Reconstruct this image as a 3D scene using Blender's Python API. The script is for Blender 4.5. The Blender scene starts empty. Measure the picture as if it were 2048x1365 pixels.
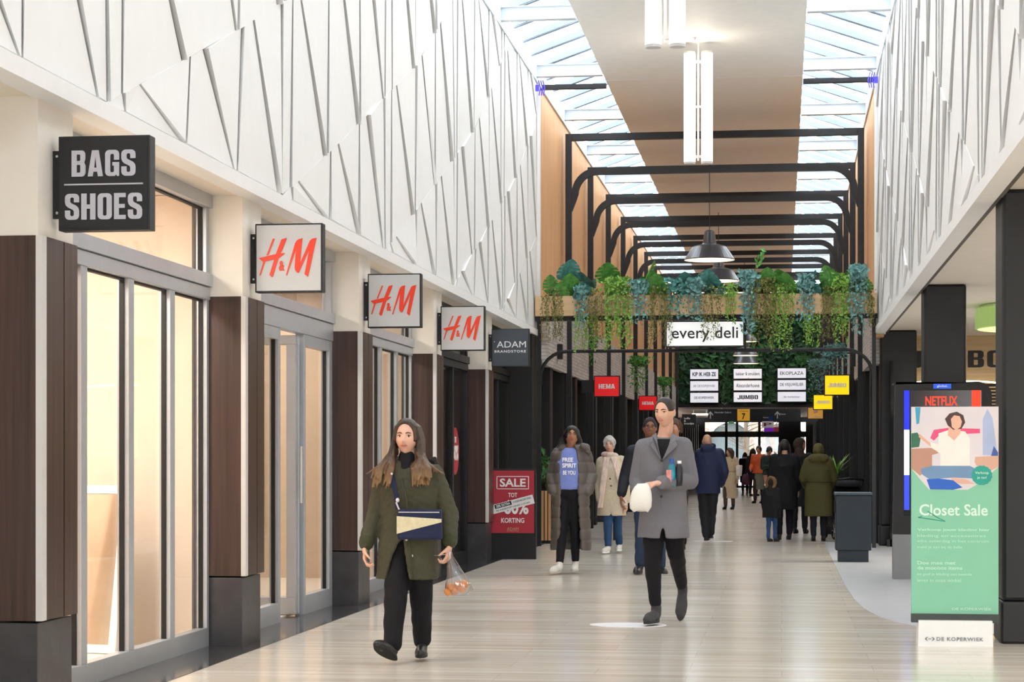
import bpy, bmesh, math, random
from mathutils import Vector, Matrix, Euler, noise
import numpy as np

PI = math.pi
scene = bpy.context.scene
COL = scene.collection

# ------------------------------------------------------------------ camera, sky, exposure
F = 4056.0                       # focal length in pixels of the 2048 px wide frame
YAW = math.atan2(539.0, F)
EYE = 1.40
cam_data = bpy.data.cameras.new('camera')
cam = bpy.data.objects.new('camera', cam_data)
COL.objects.link(cam)
cam.location = (0, 0, EYE)
cam.rotation_euler = (PI / 2, 0, YAW)
cam_data.sensor_fit = 'HORIZONTAL'
cam_data.sensor_width = 36.0
cam_data.lens = F / 2048 * 36.0
cam_data.shift_y = 233.5 / 2048
cam_data.clip_end = 400
scene.camera = cam

world = bpy.data.worlds.new('overcast_sky')
scene.world = world
world.use_nodes = True
bg = world.node_tree.nodes['Background']
bg.inputs['Color'].default_value = (0.93, 0.965, 1.0, 1)
bg.inputs['Strength'].default_value = 5.0

scene.view_settings.view_transform = 'Standard'
scene.view_settings.look = 'None'
scene.view_settings.gamma = 1.0
scene.view_settings.use_curve_mapping = False
scene.view_settings.exposure = 0.58
try:
    scene.cycles.use_denoising = True
    scene.cycles.max_bounces = 10
    scene.cycles.diffuse_bounces = 6
    scene.cycles.transparent_max_bounces = 12
    scene.cycles.caustics_reflective = False
    scene.cycles.caustics_refractive = False
    scene.cycles.sample_clamp_indirect = 6.0
except Exception:
    pass

SY, CY = math.sin(YAW), math.cos(YAW)


def at_y(px, py, Y):
    """world point seen at pixel (px, py) on the plane y = Y"""
    k = (px - 1024) / F
    t = Y / (CY + k * SY)
    return Vector((t * (-SY + k * CY), Y, EYE + (916 - py) / F * t))


def at_x(px, py, X):
    k = (px - 1024) / F
    t = X / (-SY + k * CY)
    return Vector((X, t * (CY + k * SY), EYE + (916 - py) / F * t))


def at_floor(px, py):
    t = EYE * F / (py - 916)
    k = (px - 1024) / F
    return Vector((t * (-SY + k * CY), t * (CY + k * SY), 0))


# ------------------------------------------------------------------ materials
def lin(c):
    if isinstance(c, str):
        c = c.lstrip('#')
        c = [int(c[i:i + 2], 16) / 255 for i in (0, 2, 4)]
    return tuple(x / 12.92 if x <= 0.04045 else ((x + 0.055) / 1.055) ** 2.4 for x in c) + (1.0,)


def _nt(name):
    m = bpy.data.materials.new(name)
    m.use_nodes = True
    nt = m.node_tree
    return m, nt, nt.nodes['Principled BSDF']


def mat(name, col, rough=0.5, metal=0.0, vary=0.06, scale=6.0, bump=0.0, bscale=None, stretch=None, spec=None, emit=None, estr=0.0, coat=0.0):
    """plain surface with a little noise in its colour, optional bump"""
    m, nt, p = _nt(name)
    c = lin(col)
    p.inputs['Roughness'].default_value = rough
    p.inputs['Metallic'].default_value = metal
    if spec is not None:
        p.inputs['Specular IOR Level'].default_value = spec
    if coat:
        p.inputs['Coat Weight'].default_value = coat
        p.inputs['Coat Roughness'].default_value = 0.1
    tc = nt.nodes.new('ShaderNodeTexCoord')
    mp = nt.nodes.new('ShaderNodeMapping')
    nt.links.new(tc.outputs['Object'], mp.inputs['Vector'])
    if stretch:
        mp.inputs['Scale'].default_value = stretch
    nz = nt.nodes.new('ShaderNodeTexNoise')
    nz.inputs['Scale'].default_value = scale
    nz.inputs['Detail'].default_value = 3
    nt.links.new(mp.outputs['Vector'], nz.inputs['Vector'])
    rp = nt.nodes.new('ShaderNodeValToRGB')
    rp.color_ramp.elements[0].position = 0.3
    rp.color_ramp.elements[1].position = 0.7
    rp.color_ramp.elements[0].color = tuple(x * (1 - vary) for x in c[:3]) + (1,)
    rp.color_ramp.elements[1].color = tuple(min(1, x * (1 + vary)) for x in c[:3]) + (1,)
    nt.links.new(nz.outputs['Fac'], rp.inputs['Fac'])
    nt.links.new(rp.outputs['Color'], p.inputs['Base Color'])
    if bump:
        bp = nt.nodes.new('ShaderNodeBump')
        bp.inputs['Strength'].default_value = bump
        bp.inputs['Distance'].default_value = 0.01
        n2 = nt.nodes.new('ShaderNodeTexNoise')
        n2.inputs['Scale'].default_value = bscale or scale * 4
        nt.links.new(mp.outputs['Vector'], n2.inputs['Vector'])
        nt.links.new(n2.outputs['Fac'], bp.inputs['Height'])
        nt.links.new(bp.outputs['Normal'], p.inputs['Normal'])
    if emit is not None:
        p.inputs['Emission Color'].default_value = lin(emit)
        p.inputs['Emission Strength'].default_value = estr
    return m


def glow(name, col, strength):
    m, nt, p = _nt(name)
    p.inputs['Base Color'].default_value = lin(col)
    p.inputs['Emission Color'].default_value = lin(col)
    p.inputs['Emission Strength'].default_value = strength
    return m


def glass_mat(name, tint=(0.95, 0.97, 0.97), refl=1.0):
    """thin architectural glass: clear with a Fresnel reflection"""
    m, nt, p = _nt(name)
    out = nt.nodes['Material Output']
    nt.nodes.remove(p)
    tr = nt.nodes.new('ShaderNodeBsdfTransparent')
    tr.inputs['Color'].default_value = tuple(tint) + (1,)
    gl = nt.nodes.new('ShaderNodeBsdfGlossy')
    gl.inputs['Roughness'].default_value = 0.02
    lw = nt.nodes.new('ShaderNodeLayerWeight')
    lw.inputs['Blend'].default_value = 0.5
    pw = nt.nodes.new('ShaderNodeMath')
    pw.operation = 'POWER'
    pw.inputs[1].default_value = 5.0
    nt.links.new(lw.outputs['Facing'], pw.inputs[0])
    mul = nt.nodes.new('ShaderNodeMath')
    mul.operation = 'MULTIPLY_ADD'
    mul.inputs[1].default_value = 0.45 * refl
    mul.inputs[2].default_value = 0.05 * refl
    nt.links.new(pw.outputs[0], mul.inputs[0])
    mx = nt.nodes.new('ShaderNodeMixShader')
    nt.links.new(mul.outputs[0], mx.inputs[0])
    nt.links.new(tr.outputs[0], mx.inputs[1])
    nt.links.new(gl.outputs[0], mx.inputs[2])
    nt.links.new(mx.outputs[0], out.inputs['Surface'])
    return m


def wood_mat(name, c1, c2, rough=0.5, sc=1.0, axis='Z'):
    """long grain along AXIS"""
    m, nt, p = _nt(name)
    tc = nt.nodes.new('ShaderNodeTexCoord')
    mp = nt.nodes.new('ShaderNodeMapping')
    s = {'X': (0.25, 9, 9), 'Y': (9, 0.25, 9), 'Z': (9, 9, 0.25)}[axis]
    mp.inputs['Scale'].default_value = tuple(x * sc for x in s)
    nt.links.new(tc.outputs['Object'], mp.inputs['Vector'])
    nz = nt.nodes.new('ShaderNodeTexNoise')
    nz.inputs['Scale'].default_value = 2.2
    nz.inputs['Detail'].default_value = 6
    nz.inputs['Roughness'].default_value = 0.65
    nt.links.new(mp.outputs['Vector'], nz.inputs['Vector'])
    rp = nt.nodes.new('ShaderNodeValToRGB')
    rp.color_ramp.elements[0].position = 0.34
    rp.color_ramp.elements[1].position = 0.66
    rp.color_ramp.elements[0].color = lin(c1)
    rp.color_ramp.elements[1].color = lin(c2)
    nt.links.new(nz.outputs['Fac'], rp.inputs['Fac'])
    nt.links.new(rp.outputs['Color'], p.inputs['Base Color'])
    p.inputs['Roughness'].default_value = rough
    return m


def floor_mat():
    m, nt, p = _nt('polished_stone')
    tc = nt.nodes.new('ShaderNodeTexCoord')
    mp = nt.nodes.new('ShaderNodeMapping')
    nt.links.new(tc.outputs['Object'], mp.inputs['Vector'])
    br = nt.nodes.new('ShaderNodeTexBrick')
    br.inputs['Scale'].default_value = 1.0
    br.inputs['Brick Width'].default_value = 1.2
    br.inputs['Row Height'].default_value = 0.42
    br.inputs['Mortar Size'].default_value = 0.0025
    br.inputs['Mortar Smooth'].default_value = 0.2
    br.inputs['Bias'].default_value = 0.0
    br.inputs['Color1'].default_value = lin('#dbd5cb')
    br.inputs['Color2'].default_value = lin('#d1c9be')
    br.inputs['Mortar'].default_value = lin('#c3baad')
    nt.links.new(mp.outputs['Vector'], br.inputs['Vector'])
    m2 = nt.nodes.new('ShaderNodeMapping')
    m2.inputs['Scale'].default_value = (0.35, 5.5, 1)
    nt.links.new(tc.outputs['Object'], m2.inputs['Vector'])
    nz = nt.nodes.new('ShaderNodeTexNoise')
    nz.inputs['Scale'].default_value = 1.6
    nz.inputs['Detail'].default_value = 5
    nt.links.new(m2.outputs['Vector'], nz.inputs['Vector'])
    rp = nt.nodes.new('ShaderNodeValToRGB')
    rp.color_ramp.elements[0].position = 0.3
    rp.color_ramp.elements[1].position = 0.72
    rp.color_ramp.elements[0].color = (0.88, 0.87, 0.86, 1)
    rp.color_ramp.elements[1].color = (1.06, 1.05, 1.04, 1)
    nt.links.new(nz.outputs['Fac'], rp.inputs['Fac'])
    mx = nt.nodes.new('ShaderNodeMix')
    mx.data_type = 'RGBA'
    mx.blend_type = 'MULTIPLY'
    mx.inputs[0].default_value = 1.0
    nt.links.new(br.outputs['Color'], mx.inputs[6])
    nt.links.new(rp.outputs['Color'], mx.inputs[7])
    nt.links.new(mx.outputs[2], p.inputs['Base Color'])
    r2 = nt.nodes.new('ShaderNodeMapRange')
    r2.inputs['To Min'].default_value = 0.10
    r2.inputs['To Max'].default_value = 0.24
    nt.links.new(nz.outputs['Fac'], r2.inputs['Value'])
    nt.links.new(r2.outputs[0], p.inputs['Roughness'])
    p.inputs['Specular IOR Level'].default_value = 0.6
    return m


def brick_mat(name, c1, c2, mortar, w=0.25, h=0.06):
    """courses along world Y (side walls)"""
    m, nt, p = _nt(name)
    tc = nt.nodes.new('ShaderNodeTexCoord')
    sp = nt.nodes.new('ShaderNodeSeparateXYZ')
    cb = nt.nodes.new('ShaderNodeCombineXYZ')
    nt.links.new(tc.outputs['Object'], sp.inputs[0])
    nt.links.new(sp.outputs['Y'], cb.inputs['X'])
    nt.links.new(sp.outputs['Z'], cb.inputs['Y'])
    br = nt.nodes.new('ShaderNodeTexBrick')
    br.inputs['Scale'].default_value = 1
    br.inputs['Brick Width'].default_value = w
    br.inputs['Row Height'].default_value = h
    br.inputs['Mortar Size'].default_value = 0.006
    br.inputs['Color1'].default_value = lin(c1)
    br.inputs['Color2'].default_value = lin(c2)
    br.inputs['Mortar'].default_value = lin(mortar)
    nt.links.new(cb.outputs[0], br.inputs['Vector'])
    nt.links.new(br.outputs['Color'], p.inputs['Base Color'])
    p.inputs['Roughness'].default_value = 0.8
    return m


M = {}
M['white'] = mat('white_paint', '#efefee', 0.45, vary=0.02)
M['plaster'] = mat('cream_plaster', '#e8e2d8', 0.6, vary=0.02)
M['soffit'] = mat('soffit_paint', '#e6ddd0', 0.6, vary=0.02)
M['panel'] = mat('ceiling_board', '#f4f1ec', 0.6, vary=0.02)
M['floor'] = floor_mat()
M['border'] = mat('dark_polished_stone', '#3a3a3e', 0.12, vary=0.25, scale=3)
M['greyfloor'] = mat('grey_resin_floor', '#b4b6b9', 0.3, vary=0.05, scale=2)
M['basestone'] = mat('black_basalt', '#38373a', 0.4, vary=0.35, scale=5, bump=0.1)
M['darkwood'] = wood_mat('wenge_laminate', '#2f1f1b', '#4b342d', 0.35)
M['alu'] = mat('anodised_aluminium', '#b3b7bd', 0.35, 0.35, vary=0.03)
M['strip'] = mat('pale_metal_strip', '#d5d3d2', 0.35, 0.2, vary=0.02)
M['glass'] = glass_mat('shop_glass', (0.97, 0.97, 0.96))
M['darkglass'] = mat('dark_glass', '#15151a', 0.06, vary=0.1)
M['black'] = mat('black_steel', '#131519', 0.5, vary=0.08)
M['blackmatte'] = mat('matt_black', '#141417', 0.6, vary=0.08)
M['gasket'] = mat('black_gasket', '#0d0d0e', 0.6)
M['timber'] = wood_mat('light_oak', '#c9935f', '#e3b482', 0.55, sc=0.9)
M['timberx'] = wood_mat('light_oak_planter', '#d0aa7c', '#e2c096', 0.55, axis='X')
M['brick'] = brick_mat('pale_brick', '#c4c0bb', '#a9a5a1', '#8f8b88')
M['cream'] = mat('cream_wall', '#ead9c8', 0.6, vary=0.02)
M['tan'] = mat('tan_wall', '#c0aa94', 0.6, vary=0.03)
M['shopfloor'] = mat('white_shop_floor', '#efe6da', 0.2, vary=0.03)
M['dark'] = mat('dark_interior', '#26211f', 0.5, vary=0.1)
M['beam'] = mat('white_roof_steel', '#d6dde3', 0.4, vary=0.02)
M['bar'] = mat('pale_blue_glazing_bar', '#dde6f1', 0.45, vary=0.02)
M['barline'] = mat('grey_cap_strip', '#77828d', 0.45, vary=0.03)
M['roofglass'] = glass_mat('roof_glass', (0.93, 0.96, 0.98), 0.6)
M['red'] = mat('sign_red', '#e23a1c', 0.4, vary=0.02)
M['signface'] = mat('sign_face_grey', '#bfbfbf', 0.4, vary=0.02)
M['silver'] = mat('silver_letters', '#bdbcc6', 0.35, 0.3, vary=0.02)
M['adam'] = mat('slate_sign', '#454c55', 0.5, vary=0.04)
M['letterwhite'] = mat('white_letters', '#f4f4f4', 0.5, vary=0.01)
M['letterblack'] = mat('black_letters', '#1c1c20', 0.5, vary=0.03)
M['leafgreen'] = mat('leaf_green', '#5c9a48', 0.5, vary=0.35, scale=18)
M['leafbright'] = mat('leaf_bright_green', '#7fae45', 0.5, vary=0.35, scale=18)
M['leafolive'] = mat('leaf_olive', '#75793a', 0.55, vary=0.4, scale=18)
M['leafblue'] = mat('leaf_blue_green', '#6f9f9c', 0.55, vary=0.4, scale=18)
M['leafdark'] = mat('leaf_dark_green', '#2f5a3a', 0.5, vary=0.5, scale=9)
M['stem'] = mat('plant_stem', '#6b5a36', 0.6)


# ------------------------------------------------------------------ mesh building
class MB:
    def __init__(s):
        s.v, s.f = [], []

    def add(s, vs, fs):
        n = len(s.v)
        s.v += [tuple(v) for v in vs]
        s.f += [tuple(i + n for i in f) for f in fs]
        return s

    def box(s, x0, x1, y0, y1, z0, z1):
        vs = [(x, y, z) for x in (x0, x1) for y in (y0, y1) for z in (z0, z1)]
        return s.add(vs, [(0, 1, 3, 2), (4, 6, 7, 5), (0, 4, 5, 1), (2, 3, 7, 6), (0, 2, 6, 4), (1, 5, 7, 3)])

    def obox(s, c, size, rot=None):
        R = rot or Matrix.Identity(3)
        c = Vector(c)
        vs = [c + R @ Vector((x * size[0] / 2, y * size[1] / 2, z * size[2] / 2)) for x in (-1, 1) for y in (-1, 1) for z in (-1, 1)]
        return s.add(vs, [(0, 1, 3, 2), (4, 6, 7, 5), (0, 4, 5, 1), (2, 3, 7, 6), (0, 2, 6, 4), (1, 5, 7, 3)])

    def quad(s, a, b, c, d):
        return s.add([a, b, c, d], [(0, 1, 2, 3)])

    def loft(s, rings, closed=True, caps=True):
        n = len(rings[0])
        vs = [p for r in rings for p in r]
        fs = []
        for i in range(len(rings) - 1):
            for j in range(n if closed else n - 1):
                k = (j + 1) % n
                fs.append((i * n + j, i * n + k, (i + 1) * n + k, (i + 1) * n + j))
        if caps:
            fs.append(tuple(range(n))[::-1])
            fs.append(tuple(range((len(rings) - 1) * n, len(rings) * n)))
        return s.add(vs, fs)

    def tube(s, pts, r, n=10, caps=True):
        pts = [Vector(p) for p in pts]
        rs = r if isinstance(r, (list, tuple)) else [r] * len(pts)
        rings = []
        up = None
        for i, p in enumerate(pts):
            a = pts[max(0, i - 1)]
            b = pts[min(len(pts) - 1, i + 1)]
            t = (b - a)
            t = t.normalized() if t.length > 1e-9 else Vector((0, 0, 1))
            if up is None:
                up = t.orthogonal().normalized()
            u = (up - t * up.dot(t))
            u = u.normalized() if u.length > 1e-6 else t.orthogonal().normalized()
            up = u
            w = t.cross(u)
            rings.append([p + (u * math.cos(2 * PI * k / n) + w * math.sin(2 * PI * k / n)) * rs[i] for k in range(n)])
        return s.loft(rings, True, caps)

    def lathe(s, prof, n=32, c=(0, 0, 0), caps=True):
        rings = [[(c[0] + r * math.cos(2 * PI * k / n), c[1] + r * math.sin(2 * PI * k / n), c[2] + z) for k in range(n)] for r, z in prof]
        return s.loft(rings, True, caps)

    def prism(s, poly, y0, y1):
        """polygon in the XZ plane pushed from y0 to y1"""
        n = len(poly)
        vs = [(x, y0, z) for x, z in poly] + [(x, y1, z) for x, z in poly]
        fs = [tuple(range(n)), tuple(range(2 * n - 1, n - 1, -1))]
        fs += [(i, i + n, (i + 1) % n + n, (i + 1) % n) for i in range(n)]
        return s.add(vs, fs)

    def ell(s, c, r, rot=None, nu=16, nv=10):
        R = rot or Matrix.Identity(3)
        c = Vector(c)
        vs = [c + R @ Vector((0, 0, -r[2]))]
        for i in range(1, nv):
            a = -PI / 2 + PI * i / nv
            for j in range(nu):
                b = 2 * PI * j / nu
                vs.append(c + R @ Vector((r[0] * math.cos(a) * math.cos(b), r[1] * math.cos(a) * math.sin(b), r[2] * math.sin(a))))
        vs.append(c + R @ Vector((0, 0, r[2])))
        fs = [(0, 1 + (j + 1) % nu, 1 + j) for j in range(nu)]
        for i in range(nv - 2):
            for j in range(nu):
                k = (j + 1) % nu
                fs.append((1 + i * nu + j, 1 + i * nu + k, 1 + (i + 1) * nu + k, 1 + (i + 1) * nu + j))
        L = len(vs) - 1
        b0 = 1 + (nv - 2) * nu
        fs += [(b0 + j, b0 + (j + 1) % nu, L) for j in range(nu)]
        return s.add(vs, fs)

    def cap(s, p0, r0, p1, r1, n=14):
        """tapered capsule with round ends"""
        p0, p1 = Vector(p0), Vector(p1)
        t = (p1 - p0)
        L = t.length
        t = t / L if L > 1e-9 else Vector((0, 0, 1))
        pts, rs = [], []
        for a in (0.12, 0.5, 0.8):
            pts.append(p0 - t * r0 * math.cos(a * PI / 2)); rs.append(r0 * math.sin(a * PI / 2))
        pts += [p0, p1]; rs += [r0, r1]
        for a in (0.8, 0.5, 0.12):
            pts.append(p1 + t * r1 * math.cos(a * PI / 2)); rs.append(r1 * math.sin(a * PI / 2))
        u = t.orthogonal().normalized()
        w = t.cross(u)
        rings = [[p + (u * math.cos(2 * PI * k / n) + w * math.sin(2 * PI * k / n)) * r for k in range(n)] for p, r in zip(pts, rs)]
        return s.loft(rings)

    def chain(s, pts, rs, n=14):
        for i in range(len(pts) - 1):
            s.cap(pts[i], rs[i], pts[i + 1], rs[i + 1], n)
        return s

    def extend(s, o, mtx=None):
        vs = [(mtx @ Vector(v)) for v in o.v] if mtx else o.v
        return s.add(vs, o.f)


def mesh_of(name, mb, recalc=True, smooth=False):
    me = bpy.data.meshes.new(name)
    me.from_pydata([tuple(v) for v in mb.v], [], mb.f)
    me.validate()
    if recalc:
        bm = bmesh.new()
        bm.from_mesh(me)
        bmesh.ops.recalc_face_normals(bm, faces=bm.faces)
        bm.to_mesh(me)
        bm.free()
    if smooth:
        me.polygons.foreach_set('use_smooth', [True] * len(me.polygons))
    return me


def obj(name, mb, material, parent=None, smooth=False, bevel=0.0, loc=None, recalc=True, label=None):
    me = mesh_of(name, mb, recalc, smooth)
    o = bpy.data.objects.new(name, me)
    me.materials.append(material)
    COL.objects.link(o)
    if parent:
        o.parent = parent
    if loc is not None:
        o.location = loc
    if bevel:
        b = o.modifiers.new('bevel', 'BEVEL')
        b.width = bevel
        b.segments = 2
        b.limit_method = 'ANGLE'
    if label:
        o['label'] = label
    return o


def thing(name, label, cat, loc=(0, 0, 0), rz=0.0, group=None, kind=None):
    o = bpy.data.objects.new(name, None)
    o.empty_display_size = 0.1
    COL.objects.link(o)
    o.location = loc
    o.rotation_euler = (0, 0, rz)
    o['label'] = label
    o['category'] = cat
    if group:
        o['group'] = group
    if kind:
        o['kind'] = kind
    return o


def tag(o, label, cat, group=None, kind=None):
    o['label'] = label
    o['category'] = cat
    if group:
        o['group'] = group
    if kind:
        o['kind'] = kind
    return o


def struct(name, mb, material, label=None, cat=None, parent=None, **kw):
    o = obj(name, mb, material, parent, **kw)
    if parent is None:
        o['kind'] = 'structure'
        if label:
            o['label'] = label
        if cat:
            o['category'] = cat
    return o


def sroot(name, label, cat, loc=(0, 0, 0)):
    return thing(name, label, cat, loc, kind='structure')


def dup(o, parent=None):
    c = o.copy()
    COL.objects.link(c)
    if parent:
        c.parent = parent
    for ch in list(o.children):
        dup(ch, c)
    return c


def text(s, w, h, depth=0.003, bold=0.0, shear=0.0, spacing=1.0):
    """lettering that fills a w x h box centred on the origin, in the XZ plane, facing -Y"""
    cu = bpy.data.curves.new('lettering', 'FONT')
    cu.body = s
    cu.size = 1.0
    cu.offset = bold
    cu.shear = shear
    cu.space_character = spacing
    cu.extrude = 0.01
    cu.resolution_u = 3
    o = bpy.data.objects.new('lettering', cu)
    COL.objects.link(o)
    dg = bpy.context.evaluated_depsgraph_get()
    me = bpy.data.meshes.new_from_object(o.evaluated_get(dg))
    bpy.data.objects.remove(o)
    vs = [tuple(v.co) for v in me.vertices]
    fs = [tuple(p.vertices) for p in me.polygons]
    bpy.data.meshes.remove(me)
    mb = MB()
    if not vs:
        return mb
    x0, x1 = min(v[0] for v in vs), max(v[0] for v in vs)
    y0, y1 = min(v[1] for v in vs), max(v[1] for v in vs)
    out = []
    for v in vs:
        out.append(((v[0] - (x0 + x1) / 2) / max(1e-6, x1 - x0) * w, -depth if v[2] > 0 else 0.0,
                    (v[1] - (y0 + y1) / 2) / max(1e-6, y1 - y0) * h))
    mb.add(out, fs)
    return mb


def moved(mb, x=0, y=0, z=0, rot=None):
    m = Matrix.Translation((x, y, z))
    if rot:
        m = m @ rot.to_4x4()
    r = MB()
    r.extend(mb, m)
    return r


def ordinal(k):
    return ['first', 'second', 'third', 'fourth', 'fifth', 'sixth', 'seventh', 'eighth', 'ninth', 'tenth', 'eleventh', 'twelfth', 'thirteenth', 'fourteenth', 'fifteenth', 'sixteenth', 'seventeenth', 'eighteenth', 'nineteenth', 'twentieth'][k]
# ------------------------------------------------------------------ the arcade: measures
MOD = 4.167                       # one structural bay
XL, XR = -3.87, 1.49              # faces of the white fascias
XP = -3.96                        # face of the left pillars
XG = -4.26                        # shop glass on the left
YEND = 32.2                       # where the white fascias end and the timber begins
YGREEN = 74.4
YDOOR = 95.0
PIL = [10.45 + MOD * k for k in range(-1, 5)]      # near faces of the left pillars
PD = 0.55

# ------------------------------------------------------------------ floor
struct('floor', MB().box(-9, 12, -9, 125, -0.15, 0.0), M['floor'], 'polished beige stone floor in bands across the arcade', 'floor')
struct('trim_1', MB().box(XG - 0.06, -3.80, -8, 32.6, 0.0, 0.004), M['border'], 'dark polished stone border along the left shops', 'floor border')
pts = [(9.0, 34.0), (0.70, 34.0), (0.69, 26.8), (0.69, 22.4), (0.71, 20.4), (0.76, 19.0), (0.86, 18.0), (1.02, 17.3), (1.25, 16.8), (1.6, 16.45), (2.2, 16.3), (9.0, 16.3)]
mb = MB()
n = len(pts)
mb.add([(x, y, 0.004) for x, y in pts] + [(x, y, -0.01) for x, y in pts], [tuple(range(n)), tuple(range(2 * n - 1, n - 1, -1))] + [(i, i + n, (i + 1) % n + n, (i + 1) % n) for i in range(n)])
struct('trim_2', mb, M['greyfloor'], 'pale grey resin floor with a rounded corner beside the display kiosk', 'floor')

M['sticker'] = mat('floor_sticker_white', '#e8e8ee', 0.35, vary=0.02)
def floor_sticker(px, py, rx, ry, label):
    p = at_floor(px, py)
    o = obj('floor_sticker', MB().lathe([(0.001, 0.0), (rx, 0.0), (rx, 0.004), (0.001, 0.004)], 40), M['sticker'], loc=p)
    o.scale = (1, ry / rx, 1)
    tag(o, label, 'floor sticker')
floor_sticker(1256, 1251, 0.32, 0.22, 'round white floor sticker by the feet of the man in the grey coat')
floor_sticker(1425, 1083.5, 0.34, 0.16, 'round white floor sticker under the man in the navy jacket')

# ------------------------------------------------------------------ white fascias with folded plates
SLITS = [(0.0, 0.0), (0.28, 1.15), (1.40, 1.32), (1.72, 2.48), (2.62, 2.60), (2.95, 3.72), (3.85, 3.88)]
DIAG = [(0, 0), (2.6, 0.92), (6.2, 2.26), (7.65, 3.02), (9.4, 4.05), (20, 9)]


def zdiag(j, y, z0):
    s = y - (15.2 + MOD * j)
    if s < 0:
        return z0 + s * 0.36
    for (a, za), (b, zb) in zip(DIAG, DIAG[1:]):
        if s <= b:
            return z0 + za + (zb - za) * (s - a) / (b - a)
    return z0 + DIAG[-1][1]


def fascia(X, side, y0, y1, z0, z1, seed, flip=False):
    """folded plates on the plane x = X, raised towards +side"""
    rnd = random.Random(seed)
    mb = MB()
    zb = z0 + 0.10
    for j in range(-9, 5):
        lines = []
        for k in range(-1, 5):
            for i, (u, l) in enumerate(SLITS):
                base = 15.2 + MOD * (j + k) + 0.55
                lines.append((base + u + rnd.uniform(-.06, .06), base + l + rnd.uniform(-.06, .06), i))
        lines.sort()
        for (u0, l0, i0), (u1, l1, i1) in zip(lines, lines[1:]):
            lean = i0 % 2 == 1
            gu, gl = (0.012, 0.05) if lean else (0.022, 0.016)
            if rnd.random() < 0.3:
                gu, gl = gl, gu
            u0, l0 = u0 + gu, l0 + gl
            if max(u1, l1) < y0 or min(u0, l0) > y1:
                continue
            P = []
            for (y, up) in ((u0, True), (u1, True), (l1, False), (l0, False)):
                y = min(max(y, y0), y1)
                if up:
                    z = min(zdiag(j, y, z0), z1)
                else:
                    z = max(zdiag(j + 1, y, z0), zb)
                P.append([y, z])
            if P[0][1] - P[3][1] < 0.03 and P[1][1] - P[2][1] < 0.03:
                continue
            P[3][1] = min(P[3][1], P[0][1]); P[2][1] = min(P[2][1], P[1][1])
            hi = rnd.uniform(.028, .042) if lean else rnd.uniform(.015, .025)
            # raised edge: the near one (towards the camera)
            dep = [hi * (0.4 if gu < gl else 1.0), 0.002, 0.002, hi * (1.0 if gu < gl else 0.4)]
            front = [(X + side * d, y, z) for (y, z), d in zip(P, dep)]
            back = [(X - side * 0.015, min(y + (0.02 if k in (0, 3) else 0), y1), z) for k, (y, z) in enumerate(P)]
            fs = [(0, 1, 2), (0, 2, 3)] if rnd.random() < .5 else [(0, 1, 3), (1, 2, 3)]
            fs += [(k, k + 4, (k + 1) % 4 + 4, (k + 1) % 4) for k in range(4)]
            mb.add(front + back, fs)
    return mb


M['fascia'] = mat('fascia_white', '#ececeb', 0.5, vary=0.012)
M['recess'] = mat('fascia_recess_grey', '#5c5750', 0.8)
fl = struct('wall_left', MB().box(XL - 0.16, XL - 0.05, -8, YEND, 3.36, 7.40), M['recess'], 'white left fascia of folded triangular plates above the shops', 'wall')
struct('fascia_plates', fascia(XL, 1, -6, YEND - 0.12, 3.36, 7.36, 3), M['fascia'], parent=fl)
struct('bottom_trim', MB().box(XL - 0.10, XL + 0.05, -8, YEND, 3.33, 3.43), M['fascia'], parent=fl)
struct('end_trim', MB().box(XL - 0.12, XL + 0.05, YEND - 0.1, YEND + 0.02, 3.33, 7.40), M['fascia'], parent=fl)
fr = struct('wall_right', MB().box(XR + 0.05, XR + 0.16, -8, YEND, 3.36, 7.40), M['recess'], 'white right fascia of folded triangular plates above the open side', 'wall')
struct('fascia_plates', fascia(XR, -1, -6, YEND - 0.12, 3.36, 7.36, 8), M['fascia'], parent=fr)
struct('bottom_trim', MB().box(XR - 0.05, XR + 0.10, -8, YEND, 3.33, 3.43), M['fascia'], parent=fr)
struct('end_trim', MB().box(XR - 0.05, XR + 0.12, YEND - 0.1, YEND + 0.02, 3.33, 7.40), M['fascia'], parent=fr)

# unseen rear end, behind the viewer: wall and piers added to cut sky light
struct('wall_rear_shield', MB().box(-8.2, 9, -8.1, -8, 3.4, 8.2), M['fascia'], 'unseen wall added at the near end of the arcade to hold back sky light', 'wall')
struct('wall_rear_shield_piers', MB().box(-8.2, -2.6, -8.1, -8, 0, 3.4).box(0.6, 4.5, -8.1, -8, 0, 3.4), M['fascia'], 'unseen piers added at the near end of the arcade to narrow the sky light', 'wall')
# soffits
struct('ceiling_left', MB().box(-8.2, XL - 0.02, -8, 32.4, 3.345, 3.50), M['soffit'], 'cream soffit over the left shopfronts', 'ceiling')
struct('ceiling_right', MB().box(XR + 0.02, 9, -8, 34.4, 3.42, 3.56), M['soffit'], 'cream ceiling over the open side on the right', 'ceiling')

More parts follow.
